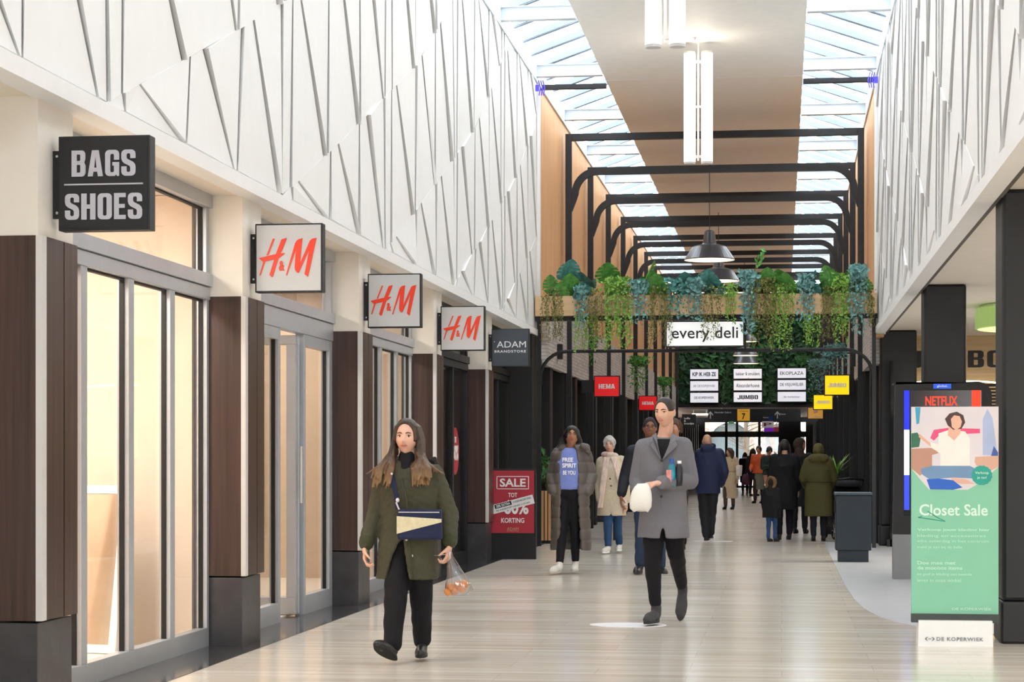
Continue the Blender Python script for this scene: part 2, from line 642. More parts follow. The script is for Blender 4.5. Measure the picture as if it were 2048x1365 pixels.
# ------------------------------------------------------------------ left pillars
def pillar(y, k):
    r = sroot('pillar', ['', 'dark wood clad pillar behind the black bags and shoes sign', 'dark wood clad pillar behind the nearest red lettered sign', 'dark wood clad pillar behind the middle red lettered sign', 'dark wood clad pillar behind the farthest red lettered sign', 'dark wood clad pillar behind the slate grey sign'][k], 'pillar', (0, 0, 0))
    zb, zt = 0.51, 2.595
    struct('stone_base', MB().box(-4.30, XP, y + 0.01, y + PD - 0.01, 0, zb), M['basestone'], parent=r, bevel=0.004)
    w = MB()
    w.box(-4.30, XP + 0.012, y, y + 0.012, zb + 0.012, zt)                    # face towards the camera
    w.box(XP, XP + 0.025, y + 0.07, y + PD * 0.62, zb + 0.012, zt)
    w.box(XP, XP + 0.025, y + PD * 0.62 + 0.012, y + PD + 0.012, zb + 0.012, zt)
    w.box(-4.30, XP, y + 0.012, y + PD, zb + 0.012, zt)
    struct('wood_cladding', w, M['darkwood'], parent=r)
    struct('corner_strip', MB().box(XP - 0.005, XP + 0.03, y - 0.005, y + 0.065, zb + 0.012, zt), M['strip'], parent=r)
    struct('plaster_head', MB().box(-4.30, XP + 0.004, y + 0.004, y + PD - 0.004, zt, 3.346), M['plaster'], parent=r)
    return r


for k, y in enumerate(PIL):
    if k:
        pillar(y, k)
struct('pillar', MB().box(-5.2, XL + 0.02, 31.35, YEND, 0, 3.346), M['blackmatte'], 'matt black pillar where the left fascia ends', 'pillar')


# ------------------------------------------------------------------ left shopfronts
def bay_window(name, label, y0, y1, glassmat, frame=M['alu'], panels=4, skip=(), dark=False):
    r = sroot(name, label, 'shop window')
    fx0, fx1 = XG - 0.03, XG + 0.05
    f = MB()
    f.box(fx0, fx1, y0, y1, 0.0, 0.14)                        # sill rail
    f.box(fx0, fx1 + 0.01, y0, y1, 2.57, 2.66)                # door head
    f.box(fx0 - 0.02, fx1 + 0.03, y0, y1, 2.665, 2.76)        # transom rail
    f.box(fx0 - 0.02, fx1 + 0.03, y0, y1, 3.25, 3.345)        # top rail
    w = (y1 - y0) / panels
    for i in range(panels + 1):
        y = y0 + i * w
        a, b = y - 0.055, y + 0.055
        if i == 0: a = y0
        if i == panels: b = y1
        f.box(fx0, fx1, a, b, 0.14, 2.57)
    for y in (y0, y1 - 0.07):
        f.box(fx0, fx1, y, y + 0.07, 2.76, 3.25)
    struct('frame', f, frame, parent=r, bevel=0.003)
    g = MB()
    gk = MB()
    for i in range(panels):
        if i in skip:
            continue
        a, b = y0 + i * w + 0.055, y0 + (i + 1) * w - 0.055
        g.box(XG - 0.004, XG + 0.004, a, b, 0.14, 2.57)
        for q in (a, b - 0.012):
            gk.box(XG - 0.012, XG + 0.02, q, q + 0.012, 0.14, 2.57)
        gk.box(XG - 0.012, XG + 0.02, a, b, 2.555, 2.57)
    g.box(XG - 0.004, XG + 0.004, y0 + 0.07, y1 - 0.07, 2.76, 3.25)
    gk.box(XG - 0.012, XG + 0.02, y1 - 0.085, y1 - 0.07, 2.76, 3.25)
    gk.box(XG - 0.012, XG + 0.02, y0 + 0.07, y1 - 0.07, 3.237, 3.25)
    struct('pane', g, glassmat, parent=r)
    struct('gasket', gk, M['gasket'], parent=r)
    return r


def bay(k):
    return PIL[k] + PD, PIL[k + 1]


b0 = bay(0); b1 = bay(1); b2 = bay(2); b3 = bay(3); b4 = bay(4)
bay_window('window_1', 'shop window of tall aluminium framed panes between the first two pillars', *b1, M['glass'])
struct('wall_left_near', MB().box(XG - 0.1, XG, -8, PIL[1], 0, 3.346), M['plaster'], 'plain wall before the first pillar', 'wall')

# second bay: one fixed pane, an open doorway and folded door leaves
y0, y1 = b2
r = sroot('door_1', 'shop entrance with folded aluminium door leaves, between the second and third pillars', 'shop entrance')
fx0, fx1 = XG - 0.03, XG + 0.05
f = MB()
f.box(fx0, fx1 + 0.01, y0, y1, 2.50, 2.66).box(fx0 - 0.02, fx1 + 0.03, y0, y1, 2.665, 2.76).box(fx0 - 0.02, fx1 + 0.03, y0, y1, 3.25, 3.345)
f.box(fx0, fx1, y0, y0 + 0.07, 2.76, 3.25).box(fx0, fx1, y1 - 0.07, y1, 2.76, 3.25)
f.box(fx0, fx1, y0, y0 + 0.06, 0, 2.5).box(fx0, fx1, y1 - 0.06, y1, 0, 2.5)
struct('frame', f, M['alu'], parent=r, bevel=0.003)
struct('pane', MB().box(XG - 0.004, XG + 0.004, y0 + 0.07, y1 - 0.07, 2.76, 3.25), M['glass'], parent=r)


def leaf_door(ya, yb, label):
    d = struct('door_leaf', MB().box(fx0, fx1, ya, ya + 0.07, 0, 2.5).box(fx0, fx1, yb - 0.07, yb, 0, 2.5).box(fx0, fx1, ya + .07, yb - .07, 0, 0.17).box(fx0, fx1, ya + .07, yb - .07, 2.40, 2.5), M['alu'], parent=r, bevel=0.003)
    struct('door_pane', MB().box(XG - 0.004, XG + 0.004, ya + 0.07, yb - 0.07, 0.17, 2.40), M['glass'], parent=d)
    struct('door_gasket', MB().box(XG - 0.012, XG + 0.02, yb - 0.082, yb - 0.07, 0.17, 2.40), M['gasket'], parent=d)


leaf_door(y0 + 0.06, y0 + 1.62, '')
leaf_door(y1 - 1.15, y1 - 0.06, '')
for q in range(2):
    d = struct('door_leaf', MB().box(XG - 0.86, XG + 0.02, y1 - 1.36 + q * 0.10, y1 - 1.29 + q * 0.10, 0.02, 0.17).box(XG - 0.86, XG + 0.02, y1 - 1.36 + q * .10, y1 - 1.29 + q * .10, 2.4, 2.48)
               .box(XG - 0.06, XG + 0.02, y1 - 1.36 + q * .10, y1 - 1.29 + q * .10, .17, 2.4).box(XG - 0.86, XG - 0.78, y1 - 1.36 + q * .10, y1 - 1.29 + q * .10, .17, 2.4), M['alu'], parent=r, bevel=0.003)
    struct('door_pane', MB().box(XG - 0.78, XG - 0.06, y1 - 1.33 + q * .10, y1 - 1.322 + q * .10, .17, 2.4), M['glass'], parent=d)
struct('handle', MB().tube([(XG + 0.06, y1 - 1.30, 1.0), (XG + 0.06, y1 - 1.30, 1.5)], 0.012), M['strip'], parent=r)

bay_window('window_2', 'shop window of tall aluminium framed panes between the third and fourth pillars', *b3, M['glass'])
bay_window('window_3', 'dark shop window with black frame between the fourth and fifth pillars', *b4, M['glass'], M['black'], panels=3)
y0, y1 = PIL[5] + PD, 31.35
bay_window('window_4', 'dark shop window with black frame before the black end pillar', y0, y1, M['glass'], M['black'], panels=3)

# rooms behind the glass
def room(name, label, y0, y1, wallm, floorm, x1=-8.0, ceilm=None):
    w = MB()
    w.box(x1 - 0.1, x1, y0, y1, 0, 3.34)
    w.box(x1, XG - 0.06, y1 - 0.05, y1, 0, 3.34).box(x1, XG - 0.06, y0, y0 + 0.05, 0, 3.34)
    struct('wall_' + name, w, wallm, label, 'wall')
    struct('floor_' + name, MB().box(x1, XG - 0.06, y0, y1, 0.0, 0.012), floorm, 'floor of the ' + label, 'floor')


PART1, PART2 = PIL[2] - .02, PIL[4] - .02
room('cream_shop', 'cream walled empty shop behind the first window', 6.0, PART1, M['cream'], M['shopfloor'])
room('tan_shop', 'tan walled shop behind the folding doors', PIL[2] + PD + .02, PART2, M['tan'], M['shopfloor'])
room('dark_shop', 'dark shop behind the black framed windows', PIL[4] + PD + .02, 32.3, M['dark'], M['dark'])
# a wall panel and shelf inside the cream shop
struct('wall_cream_panel', MB().box(-5.9, -5.75, 9.0, 13.0, 0.0, 2.9), M['cream'], 'cream display wall inside the first shop', 'wall')


def area(name, loc, sx, sy, power, col=(1, 0.87, 0.7), rot=(0, 0, 0), parent=None):
    l = bpy.data.lights.new(name, 'AREA')
    l.shape = 'RECTANGLE'
    l.size, l.size_y = sx, sy
    l.energy = power
    l.color = col
    o = bpy.data.objects.new(name, l)
    COL.objects.link(o)
    o.location = loc
    o.rotation_euler = rot
    if parent:
        o.parent = parent
    return o


M['lampwarm'] = glow('warm_lamp', '#fff0d8', 3.0)
def shop_lamp(x, y, power, label, sx=0.5, sy=1.5, col=(1, 0.92, 0.83), z=3.345):
    t = thing('ceiling_light', label, 'ceiling light', (x, y, z), group='shop ceiling lights')
    obj('housing', MB().box(-sx / 2 - .03, sx / 2 + .03, -sy / 2 - .03, sy / 2 + .03, -0.04, -0.002), M['white'], t)
    obj('diffuser', MB().box(-sx / 2, sx / 2, -sy / 2, sy / 2, -0.048, -0.038), M['lampwarm'], t)
    area('lamp', (0, 0, -0.06), sx, sy, power, col, parent=t)


for x, y, p in ((-5.0, 8.6, 65), (-5.0, 12.2, 85), (-7.0, 12.0, 65)):
    shop_lamp(x, y, p, 'flat warm ceiling light of the cream shop behind the first window')
for x, y, p in ((-5.6, 17.2, 50), (-5.6, 21.2, 60)):
    shop_lamp(x, y, p, 'flat warm ceiling light of the tan shop behind the folding doors')
shop_lamp(-5.4, 26.0, 14, 'flat warm ceiling light of the dark shop behind the black framed window')

# ------------------------------------------------------------------ roof: glazing, beams, hung ceiling
struct('ceiling', MB().box(-2.79, 0.333, -8, 32.43, 7.45, 7.62), M['panel'], 'pale suspended ceiling band along the middle of the roof', 'ceiling')
struct('ceiling_far', MB().box(-2.79, 0.333, 32.45, YGREEN + 0.3, 7.45, 7.62), M['panel'], 'suspended ceiling band beyond the planter', 'ceiling')
cov = MB().box(XL - 0.4, XL + 0.03, -8, YGREEN, 7.37, 7.62).box(XR - 0.03, XR + 0.4, -8, YGREEN, 7.37, 7.62)
struct('trim_3', cov, M['beam'], 'white eaves trim along both sides of the roof glazing', 'roof trim')
xm = (XL + XR) / 2
for nm, xa, lab in (('window_5', XL - 0.05, 'left slope of the roof glazing'), ('window_6', XR + 0.05, 'right slope of the roof glazing')):
    r = sroot(nm, lab, 'roof glazing')
    za, zm = 7.80, 8.75
    struct('pane', MB().quad((xa, -8, za), (xm, -8, zm), (xm, YGREEN, zm), (xa, YGREEN, za)), M['roofglass'], parent=r, recalc=False)
    g = MB()
    dk = MB()
    def slope_bar(mb, ya, yb, lo, hi):
        mb.add([(xa, ya, za - lo), (xa, yb, za - lo), (xm, yb, zm - lo), (xm, ya, zm - lo), (xa, ya, za - hi), (xa, yb, za - hi), (xm, yb, zm - hi), (xm, ya, zm - hi)],
               [(0, 1, 2, 3), (4, 7, 6, 5), (0, 3, 7, 4), (1, 5, 6, 2), (0, 4, 5, 1), (3, 2, 6, 7)])
    y = 31.95 - MOD * 10 + .55
    while y < YGREEN - 1:
        if y > -7.9:
            slope_bar(g, y, y + 0.26, .02, .06)
            slope_bar(dk, y - 0.035, y, .02, .12)
            slope_bar(dk, y + 0.26, y + 0.28, .02, .08)
        y += MOD / 4
    struct('glazing_bar', g, M['bar'], parent=r)
    struct('cap_strip', dk, M['barline'], parent=r)
for k in range(-8, 11):
    y = 31.95 + MOD * k
    b = MB()
    for xa, xb in ((XL, -2.80), (0.343, XR)):
        b.box(xa, xb, y - 0.07, y + 0.07, 7.44, 7.455).box(xa, xb, y - 0.07, y + 0.07, 7.62, 7.635).box(xa, xb, y - 0.01, y + 0.01, 7.45, 7.63)
    struct('ceiling_beam', b, M['beam'], 'white steel tie beam under the roof glazing', 'roof beam')
struct('ceiling_joint', MB().box(XL, -2.80, YEND + 0.35, YEND + 0.47, 7.36, 7.43).box(0.343, XR, YEND + 0.35, YEND + 0.47, 7.36, 7.43), M['black'], 'black cross beam where the white fascias end', 'roof beam')

# ------------------------------------------------------------------ timber clad walls beyond the planter
for nm, xa, xb, lab in (('wall_left_timber', XL - 0.1, XL, 'light oak cladding on the left wall beyond the planter'), ('wall_right_timber', XR, XR + 0.1, 'light oak cladding on the right wall beyond the planter')):
    struct(nm, MB().box(xa, xb, YEND + 0.03, YGREEN, 3.3, 7.37), M['timber'], lab, 'wall')
for nm, xa, xb, lab in (('wall_left_brick', XL - 0.08, XL + 0.09, 'pale grey brick band over the left shopfronts'), ('wall_right_brick', XR - 0.09, XR + 0.08, 'pale grey brick band over the right shopfronts')):
    struct(nm, MB().box(xa, xb, YEND + 0.6, YGREEN, 2.90, 3.95), M['brick'], lab, 'wall')
struct('ceiling_left_far', MB().box(-5.2, XL - 0.0, YEND, YGREEN, 2.90, 3.0), M['dark'], 'dark soffit over the far left shopfronts', 'ceiling')
struct('ceiling_right_far', MB().box(XR, 2.8, YEND + 2, YGREEN, 2.90, 3.0), M['dark'], 'dark soffit over the far right shopfronts', 'ceiling')

M['mullion'] = mat('grey_mullion', '#7c7a7c', 0.4, 0.2)
def far_front(name, xw, side, label):
    """dark recessed shopfronts with pale mullions"""
    r = sroot(name, label, 'shopfront')
    struct('dark_pane', MB().box(xw - 0.05, xw, YEND + 0.1, YDOOR, 0, 2.92), M['darkglass'], parent=r)
    f = MB()
    p = MB()
    y = YEND + 1.0
    i = 0
    while y < YDOOR:
        f.box(min(xw, xw + side * 0.12), max(xw, xw + side * 0.12), y, y + 0.05, 0, 2.92)
        p.box(min(xw, xw + side * 0.30), max(xw, xw + side * 0.30), y + 0.35, y + 0.75, 0, 2.92)
        y += MOD / 2
        i += 1
    struct('mullion', f, M['mullion'], parent=r)
    struct('pier', p, M['blackmatte'], parent=r)
    struct('plinth', MB().box(min(xw, xw + side * .1), max(xw, xw + side * .1), YEND + .1, YDOOR, 0, 0.12), M['blackmatte'], parent=r)


far_front('window_7', XL - 0.25, 1, 'dark shopfronts with grey mullions on the left beyond the planter')
far_front('window_8', XR + 0.25, -1, 'dark shopfronts with grey mullions on the right beyond the planter')

# ------------------------------------------------------------------ black portals
PX0, PX1 = XL + 0.115, XR - 0.115
def portal_proto():
    r = thing('portal_frame', '', 'portal frame', (0, 0, 0))
    w = 0.055
    for x in (PX0, PX1):
        obj('post', MB().box(x - w, x + w, -w, w, 0, 7.16), M['black'], r, bevel=0.004)
    obj('top_beam', MB().box(PX0 + w, PX1 - w, -w, w, 7.04, 7.16), M['black'], r, bevel=0.004)
    # inner arch: flat bar bent down into the posts
    R, zt, th = 0.46, 6.55, 0.12
    top, bot = [], []
    for a in range(0, 91, 10):
        t = math.radians(a)
        top.append((PX0 + w + R - R * math.cos(t), zt - R + R * math.sin(t)))
        bot.append((PX0 + w + R - (R - th) * math.cos(t), zt - R + (R - th) * math.sin(t)))
    top2 = [(PX0 + PX1 - x, z) for x, z in top][::-1]
    bot2 = [(PX0 + PX1 - x, z) for x, z in bot][::-1]
    T, B = top + top2, bot + bot2
    m = MB()
    rings = [[(tx, -w, tz), (tx, w, tz), (bx, w, bz), (bx, -w, bz)] for (tx, tz), (bx, bz) in zip(T, B)]
    rings = [[(PX0 + w, -w, zt - R - .3), (PX0 + w, w, zt - R - .3), (PX0 + w + .01, w, zt - R - .3), (PX0 + w + .01, -w, zt - R - .3)]] + rings
    rings += [[(PX1 - w, -w, zt - R - .3), (PX1 - w, w, zt - R - .3), (PX1 - w - .01, w, zt - R - .3), (PX1 - w - .01, -w, zt - R - .3)]]
    m.loft(rings)
    obj('arch', m, M['black'], r)
    return r


pp = portal_proto()
for k in range(10):
    o = pp if k == 0 else dup(pp)
    o.location = (0, 35.92 + MOD * k, 0)
    o['label'] = '%s black steel portal frame with rounded inner arch, counted from the planter' % ordinal(k)
    o['group'] = 'black portal frames along the arcade'

# ------------------------------------------------------------------ right side: black pillars, far shop
def rpillar(x0, x1, y, label, zt=3.42):
    r = sroot('pillar', label, 'pillar')
    struct('shaft', MB().box(x0, x1, y, y + 0.5, 0.32, zt), M['black'], parent=r, bevel=0.03)
    struct('plinth', MB().box(x0 - 0.012, x1 + 0.012, y - 0.012, y + 0.512, 0, 0.32), M['black'], parent=r, bevel=0.02)


rpillar(1.645, 2.16, 15.6, 'black pillar at the right edge beside the green banner')
rpillar(1.645, 2.13, 24.05, 'black pillar behind the display kiosk')
rpillar(1.55, 2.12, 32.6, 'black pillar where the right fascia ends')

M['ply'] = wood_mat('plywood_band', '#b99d78', '#d0b692', 0.6, axis='X')
jy = 34.4
r = sroot('wall_far_shop', 'plywood band with large black letters over the far right shop', 'shopfront')
struct('plywood_band', MB().box(1.9, 9, jy - 0.2, jy, 2.62, 3.42), M['ply'], parent=r)
struct('black_band', MB().box(1.9, 9, jy - 0.1, jy, 2.2, 2.62), M['blackmatte'], parent=r)
sl = MB()
for k in range(7):
    sl.box(3.2, 6.0, jy - 0.16, jy - 0.1, 2.22 + k * 0.055, 2.245 + k * 0.055)
struct('slats', sl, M['ply'], parent=r)
struct('back_wall', MB().box(1.7, 9, 39.0, 39.1, 0, 3.0), M['dark'], parent=r)
struct('ceiling_panel', MB().box(1.9, 9, jy, 39, 2.9, 3.0), M['dark'], parent=r)
M['yellowglow'] = glow('yellow_backlit', '#ffcf2a', 0.9)
struct('yellow_panel', MB().box(3.3, 6.5, 37.5, 37.6, 1.4, 2.55), M['yellowglow'], parent=r)
struct('counter', MB().box(2.6, 6.5, 36.0, 36.6, 0, 1.1), M['blackmatte'], parent=r)
m = MB()
L = []
for k in range(25):
    x = 1.7 + k * 0.09
    L.append((x, jy - 0.35, 2.66 - 0.10 * abs((k - 12) / 12.0) ** 3))
o = obj('led_reflection', m.tube(L, 0.012, 8), glow('reflection_glow', '#fff2d0', 4.0))  # glowing tube added in place of a reflection in the kiosk glass
tag(o, 'thin curved glowing tube standing in for a reflection on the display kiosk', 'made reflection')
struct('wall_right_side', MB().box(9, 9.1, -8, 39, 0, 3.5), M['cream'], 'plain wall of the open side on the right', 'wall')

M['greenlamp'] = mat('green_lamp_shade', '#a9c77c', 0.4, vary=0.03, emit='#9fc36a', estr=0.25)
t = thing('ring_lamp', 'large round green ceiling lamp on the right, behind the black pillar', 'ceiling lamp', (3.55, 27.5, 3.415))
obj('drum', MB().lathe([(1.0, -0.04), (1.0, -0.30), (0.97, -0.31), (0.97, -0.04)], 48), M['greenlamp'], t, smooth=False)
obj('diffuser', MB().lathe([(0.001, -0.20), (0.96, -0.20), (0.96, -0.22), (0.001, -0.22)], 48), M['lampwarm'], t)
obj('rose', MB().lathe([(0.94, 0.0), (0.94, -0.06), (0.001, -0.06)], 40), M['white'], t)
area('lamp', (0, 0, -0.32), 1.3, 1.3, 90, col=(1, 0.93, 0.84), parent=t)
for x, y, p, lab in ((4.2, 12.0, 80, 'nearest added unseen square fill light of the open side'), (4.2, 19.5, 80, 'middle added unseen square fill light of the open side'), (6.3, 27.5, 80, 'added unseen square fill light of the open side beyond the green ring lamp'), (4.2, 5.0, 80, 'added unseen square fill light of the open side behind the camera')):  # square lamps added out of view to brighten the open side
    t = thing('ceiling_light', lab, 'ceiling light', (x, y, 3.42))
    obj('housing', MB().box(-.62, .62, -.62, .62, -.05, -.001), M['white'], t)
    obj('diffuser', MB().box(-.6, .6, -.6, .6, -.056, -.048), M['lampwarm'], t)
    area('lamp', (0, 0, -0.07), 1.2, 1.2, p, (1, 0.94, 0.86), parent=t)

# ------------------------------------------------------------------ green wall and the passage to the street
def leaves(mb, rnd, x0, x1, z0, z1, y, n, s0=0.10, s1=0.24):
    for _ in range(n):
        c = Vector((rnd.uniform(x0, x1), y - rnd.uniform(0.0, 0.22), rnd.uniform(z0, z1)))
        s = rnd.uniform(s0, s1)
        R = Euler((rnd.uniform(-.9, .9), rnd.uniform(-.7, .7), rnd.uniform(0, 6.28))).to_matrix()
        R = Euler((rnd.uniform(-.6, .9), rnd.uniform(-3.1, 3.1), rnd.uniform(-.6, .6))).to_matrix()
        p = [(0, 0, -s), (s * .42, -s * .12, -s * .1), (0, 0, s), (-s * .42, -s * .12, -s * .1)]
        mb.add([c + R @ Vector(q) for q in p], [(0, 1, 2), (0, 2, 3)])


gw = thing('green_wall', 'dark green living wall of leaves above the far passage', 'green wall', (0, YGREEN, 3.3))
obj('backing_board', MB().box(XL, XR, 0.02, 0.15, 0.0, 4.1), M['leafdark'], gw)
rnd = random.Random(5)
m = MB()
leaves(m, rnd, XL + .05, XR - .05, 0.12, 4.0, 0.0, 3200)
o = obj('foliage', m, M['leafdark'], gw, recalc=False); o['kind'] = 'stuff'
M['leafmid'] = mat('leaf_mid_green', '#3f7d45', 0.5, vary=0.4, scale=9)
m = MB()
for _ in range(26):
    cx, cz = rnd.uniform(XL + .3, XR - .3), rnd.uniform(.3, 3.6)
    leaves(m, rnd, cx - .3, cx + .3, cz - .3, cz + .3, -0.1, 22, .08, .2)
o = obj('fern_clumps', m, M['leafmid'], gw, recalc=False); o['kind'] = 'stuff'
obj('bottom_ledge', MB().box(XL, XR, -0.2, 0.15, -0.06, 0.06), M['blackmatte'], gw)

M['brownceil'] = wood_mat('brown_slat_ceiling', '#5a4234', '#7a5c48', 0.6, axis='Y')
struct('ceiling_passage', MB().box(-6, 4, YGREEN + 0.1, YDOOR, 3.28, 3.45), M['brownceil'], 'brown ceiling of the passage to the street doors', 'ceiling')
struct('wall_passage_head', MB().box(-6, 4, YDOOR - 0.1, YDOOR + 0.1, 3.05, 3.45), M['blackmatte'], 'dark head over the street doors', 'wall')
# entrance: dark frames and glass
r = sroot('door_2', 'glazed street doors with dark frames at the end of the arcade', 'street doors')
f = MB()
for x in (-3.6, -2.55, -2.05, -1.02, 0.05, 0.78, 1.18):
    f.box(x - 0.06, x + 0.06, YDOOR - 0.05, YDOOR + 0.05, 0, 3.1)
f.box(-6, 4, YDOOR - 0.05, YDOOR + 0.05, 2.36, 2.62)
f.box(-6, 4, YDOOR - 0.05, YDOOR + 0.05, 0, 0.10)
f.box(-6, -3.6, YDOOR - 0.06, YDOOR + 0.06, 0, 3.1).box(1.18, 4, YDOOR - 0.06, YDOOR + 0.06, 0, 3.1)
struct('frame', f, M['blackmatte'], parent=r)
struct('pane', MB().box(-3.6, 1.18, YDOOR - 0.005, YDOOR + 0.005, 0.1, 3.1), M['glass'], parent=r)
struct('pillar', MB().box(-0.12, 0.80, 86.0, 86.9, 0, 3.3), M['blackmatte'], 'black pillar in the middle of the far passage', 'pillar')
# street outside
struct('pavement', MB().box(-30, 30, YDOOR + 0.2, 200, -0.2, -0.05), mat('pavement', '#8a8580', 0.8, vary=0.08), 'pale pavement outside the street doors', 'pavement')
bl = thing('building', 'pale building with arched openings across the street', 'building', (0, 128, 0))
fa = MB()
fa.box(-20, 16, 0, 1, 3.6, 12)
for k in range(-5, 5):
    x = k * 3.4 - 1.5
    fa.box(x - 0.5, x + 0.5, 0, 1, 0, 3.6)
obj('facade', fa, mat('pale_render', '#8f7f74', 0.8, vary=0.05), bl)
ar = MB()
for k in range(-5, 5):
    x = k * 3.4 + 0.2
    pts = [(x + 1.3 * math.cos(a), 2.3 + 1.3 * math.sin(a)) for a in [PI * i / 12 for i in range(13)]]
    ar.prism([(x + 1.3, 3.7)] + pts + [(x - 1.3, 3.7)], -0.1, 0.05)
obj('arch_trim', ar, mat('white_arch', '#b5afa8', 0.7), bl)
obj('shop_pane', MB().box(-20, 16, 0.8, 0.9, 0, 3.6), mat('pale_shop_glass', '#5f6c70', 0.2), bl)
M['bark'] = mat('bark', '#54483c', 0.9, vary=0.2, bump=0.3)
for (px, Y, lab, sd) in ((1493, 106, 'bare street tree outside the doors, left of the two', 1), (1545, 112, 'bare street tree outside the doors, right of the two', 2)):
    p = at_y(px, 900, Y)
    t = thing('street_tree', lab, 'tree', (p.x, Y, -0.05))
    rr = random.Random(sd)
    obj('trunk', MB().tube([(0, 0, 0), (.03, 0, 1.2), (-.03, 0, 2.6), (0, 0, 5.0)], [.17, .14, .12, .08], 10), M['bark'], t, smooth=True)
    bmb = MB()
    for k in range(34):
        z = rr.uniform(1.3, 4.8)
        a = rr.uniform(0, 6.28)
        L = rr.uniform(.8, 2.2)
        q = [Vector((0, 0, z))]
        for s in range(4):
            q.append(q[-1] + Vector((math.cos(a) * L / 4, math.sin(a) * L / 4 * .6, L / 4 * rr.uniform(.1, .7))))
            a += rr.uniform(-.5, .5)
        bmb.tube(q, [.04, .03, .022, .015, .008], 5)
    obj('branches', bmb, M['bark'], t)
# ------------------------------------------------------------------ blade signs on the left pillars
SZ = 0.515
def blade_sign(y, label, face_mat, face_fn, rim=M['black'], z=2.895, group=None):
    """square sign standing out from the pillar face towards the corridor"""
    t = thing('blade_sign', label, 'sign', (XP + 0.05, y, z), group=group)
    s = SZ / 2
    obj('case', MB().box(0, SZ, -0.05, 0.05, -s, s), rim, t, bevel=0.004)
    obj('face', MB().box(0.012, SZ - 0.012, -0.054, -0.049, -s + 0.012, s - 0.012).box(0.012, SZ - 0.012, 0.049, 0.054, -s + 0.012, s - 0.012), face_mat, t)
    br = obj('bracket', MB().box(-0.047, 0.0, -0.012, 0.012, -0.185, 0.185), M['black'], t)
    for q in (-0.155, 0.155):
        obj('bolt', MB().ell((-0.022, -0.014, q), (0.008, 0.005, 0.008), nu=10, nv=6), M['strip'], br)
    face_fn(t, s)
    return t


def two_sided(name, mb, material, t, cx=SZ / 2, off=0.055):
    front = moved(mb, cx, -off, 0)
    back = MB().extend(mb, Matrix.Translation((cx, off, 0)) @ Matrix.Rotation(PI, 4, 'Z'))
    front.extend(back)
    return obj(name, front, material, t)


def arc(cx, cy, rx, ry, a0, a1, n=6):
    return [(cx + rx * math.cos(math.radians(a0 + (a1 - a0) * i / n)), cy + ry * math.sin(math.radians(a0 + (a1 - a0) * i / n))) for i in range(n + 1)]


RX, RY, SX, SY_ = .30, .13, .37, .17           # corner radii and stroke widths of the heavy capitals (unit cell)
_in_top = arc(.5, .79, .13, .05, 0, 180, 6)
BLK = {
    'B': [[(0, 0), (.37, 0), (.37, 1), (0, 1)],
          [(.36, 1), (.72, 1)] + arc(.72, .84, .26, .16, 90, 0) + [(.98, .66), (.90, .53), (.36, .53), (.36, .60), (.58, .60), (.62, .64), (.62, .81), (.58, .85), (.36, .85)],
          [(.36, 0), (.72, 0)] + arc(.72, .17, .28, .17, -90, 0) + [(1, .42), (.91, .525), (.36, .525), (.36, .455), (.58, .455), (.62, .42), (.62, .19), (.58, .15), (.36, .15)]],
    'A': [[(0, 0), (.33, 0), (.38, .18), (.5, .18), (.5, .33), (.42, .33), (.5, .78), (.5, 1), (.28, 1)]],
    'G': [[(1, .62)] + arc(.7, .83, .30, .17, 0, 90) + arc(.3, .83, .30, .17, 90, 180) + arc(.3, .17, .30, .17, 180, 270) + arc(.62, .17, .20, .17, 270, 300) + [(.80, .06), (.84, 0), (1, 0), (1, .53), (.52, .53), (.52, .40), (.63, .40), (.63, .20)] + arc(.5, .19, .13, .05, 0, -180) + [(.37, .80)] + arc(.5, .80, .13, .05, 180, 0) + [(.63, .62)]],
    'S': [[(1, .67), (1, .80)] + arc(.7, .83, .30, .17, 0, 90) + arc(.3, .83, .30, .17, 90, 180) + [(0, .66), (.06, .56), (.20, .48), (.56, .38), (.63, .33), (.63, .20)] + arc(.5, .19, .13, .05, 0, -180) + [(.37, .36), (0, .36), (0, .17)] + arc(.3, .17, .30, .17, 180, 270) + arc(.7, .17, .30, .17, 270, 360) + [(1, .36), (.94, .46), (.80, .54), (.44, .64), (.37, .69), (.37, .80)] + arc(.5, .81, .13, .05, 180, 0) + [(.63, .67)]],
    'H': [[(0, 0), (.38, 0), (.38, 1), (0, 1)], [(.62, 0), (1, 0), (1, 1), (.62, 1)], [(.38, .42), (.62, .42), (.62, .58), (.38, .58)]],
    'O': [[(.5, 1)] + arc(.3, .83, .30, .17, 90, 180) + arc(.3, .17, .30, .17, 180, 270) + [(.5, 0), (.5, .14)] + arc(.5, .19, .13, .05, -90, -180) + arc(.5, .81, .13, .05, 180, 90)],
    'E': [[(0, 0), (.42, 0), (.42, 1), (0, 1)], [(.42, .84), (1, .84), (1, 1), (.42, 1)], [(.42, .43), (.92, .43), (.92, .58), (.42, .58)], [(.42, 0), (1, 0), (1, .16), (.42, .16)]]}
BLK['M'] = [[(0, 0), (.27, 0), (.27, .58), (.42, 0), (.58, 0), (.73, .58), (.73, 0), (1, 0), (1, 1), (.68, 1), (.5, .36), (.32, 1), (0, 1)]]
BLK['U'] = [[(0, 1)] + [(0, .20)] + arc(.3, .17, .30, .17, 180, 270) + arc(.7, .17, .30, .17, 270, 360) + [(1, 1), (.62, 1), (.62, .20)] + arc(.5, .19, .12, .05, 0, -180) + [(.38, 1)]]
BLK['J'] = [[(1, 1), (.60, 1), (.60, .20)] + arc(.48, .19, .12, .05, 0, -180) + [(.36, .34), (0, .34), (0, .18)] + arc(.3, .17, .30, .17, 180, 270) + arc(.7, .17, .30, .17, 270, 360)]
BLK['A'].append([(1 - x, y) for x, y in BLK['A'][0]][::-1])
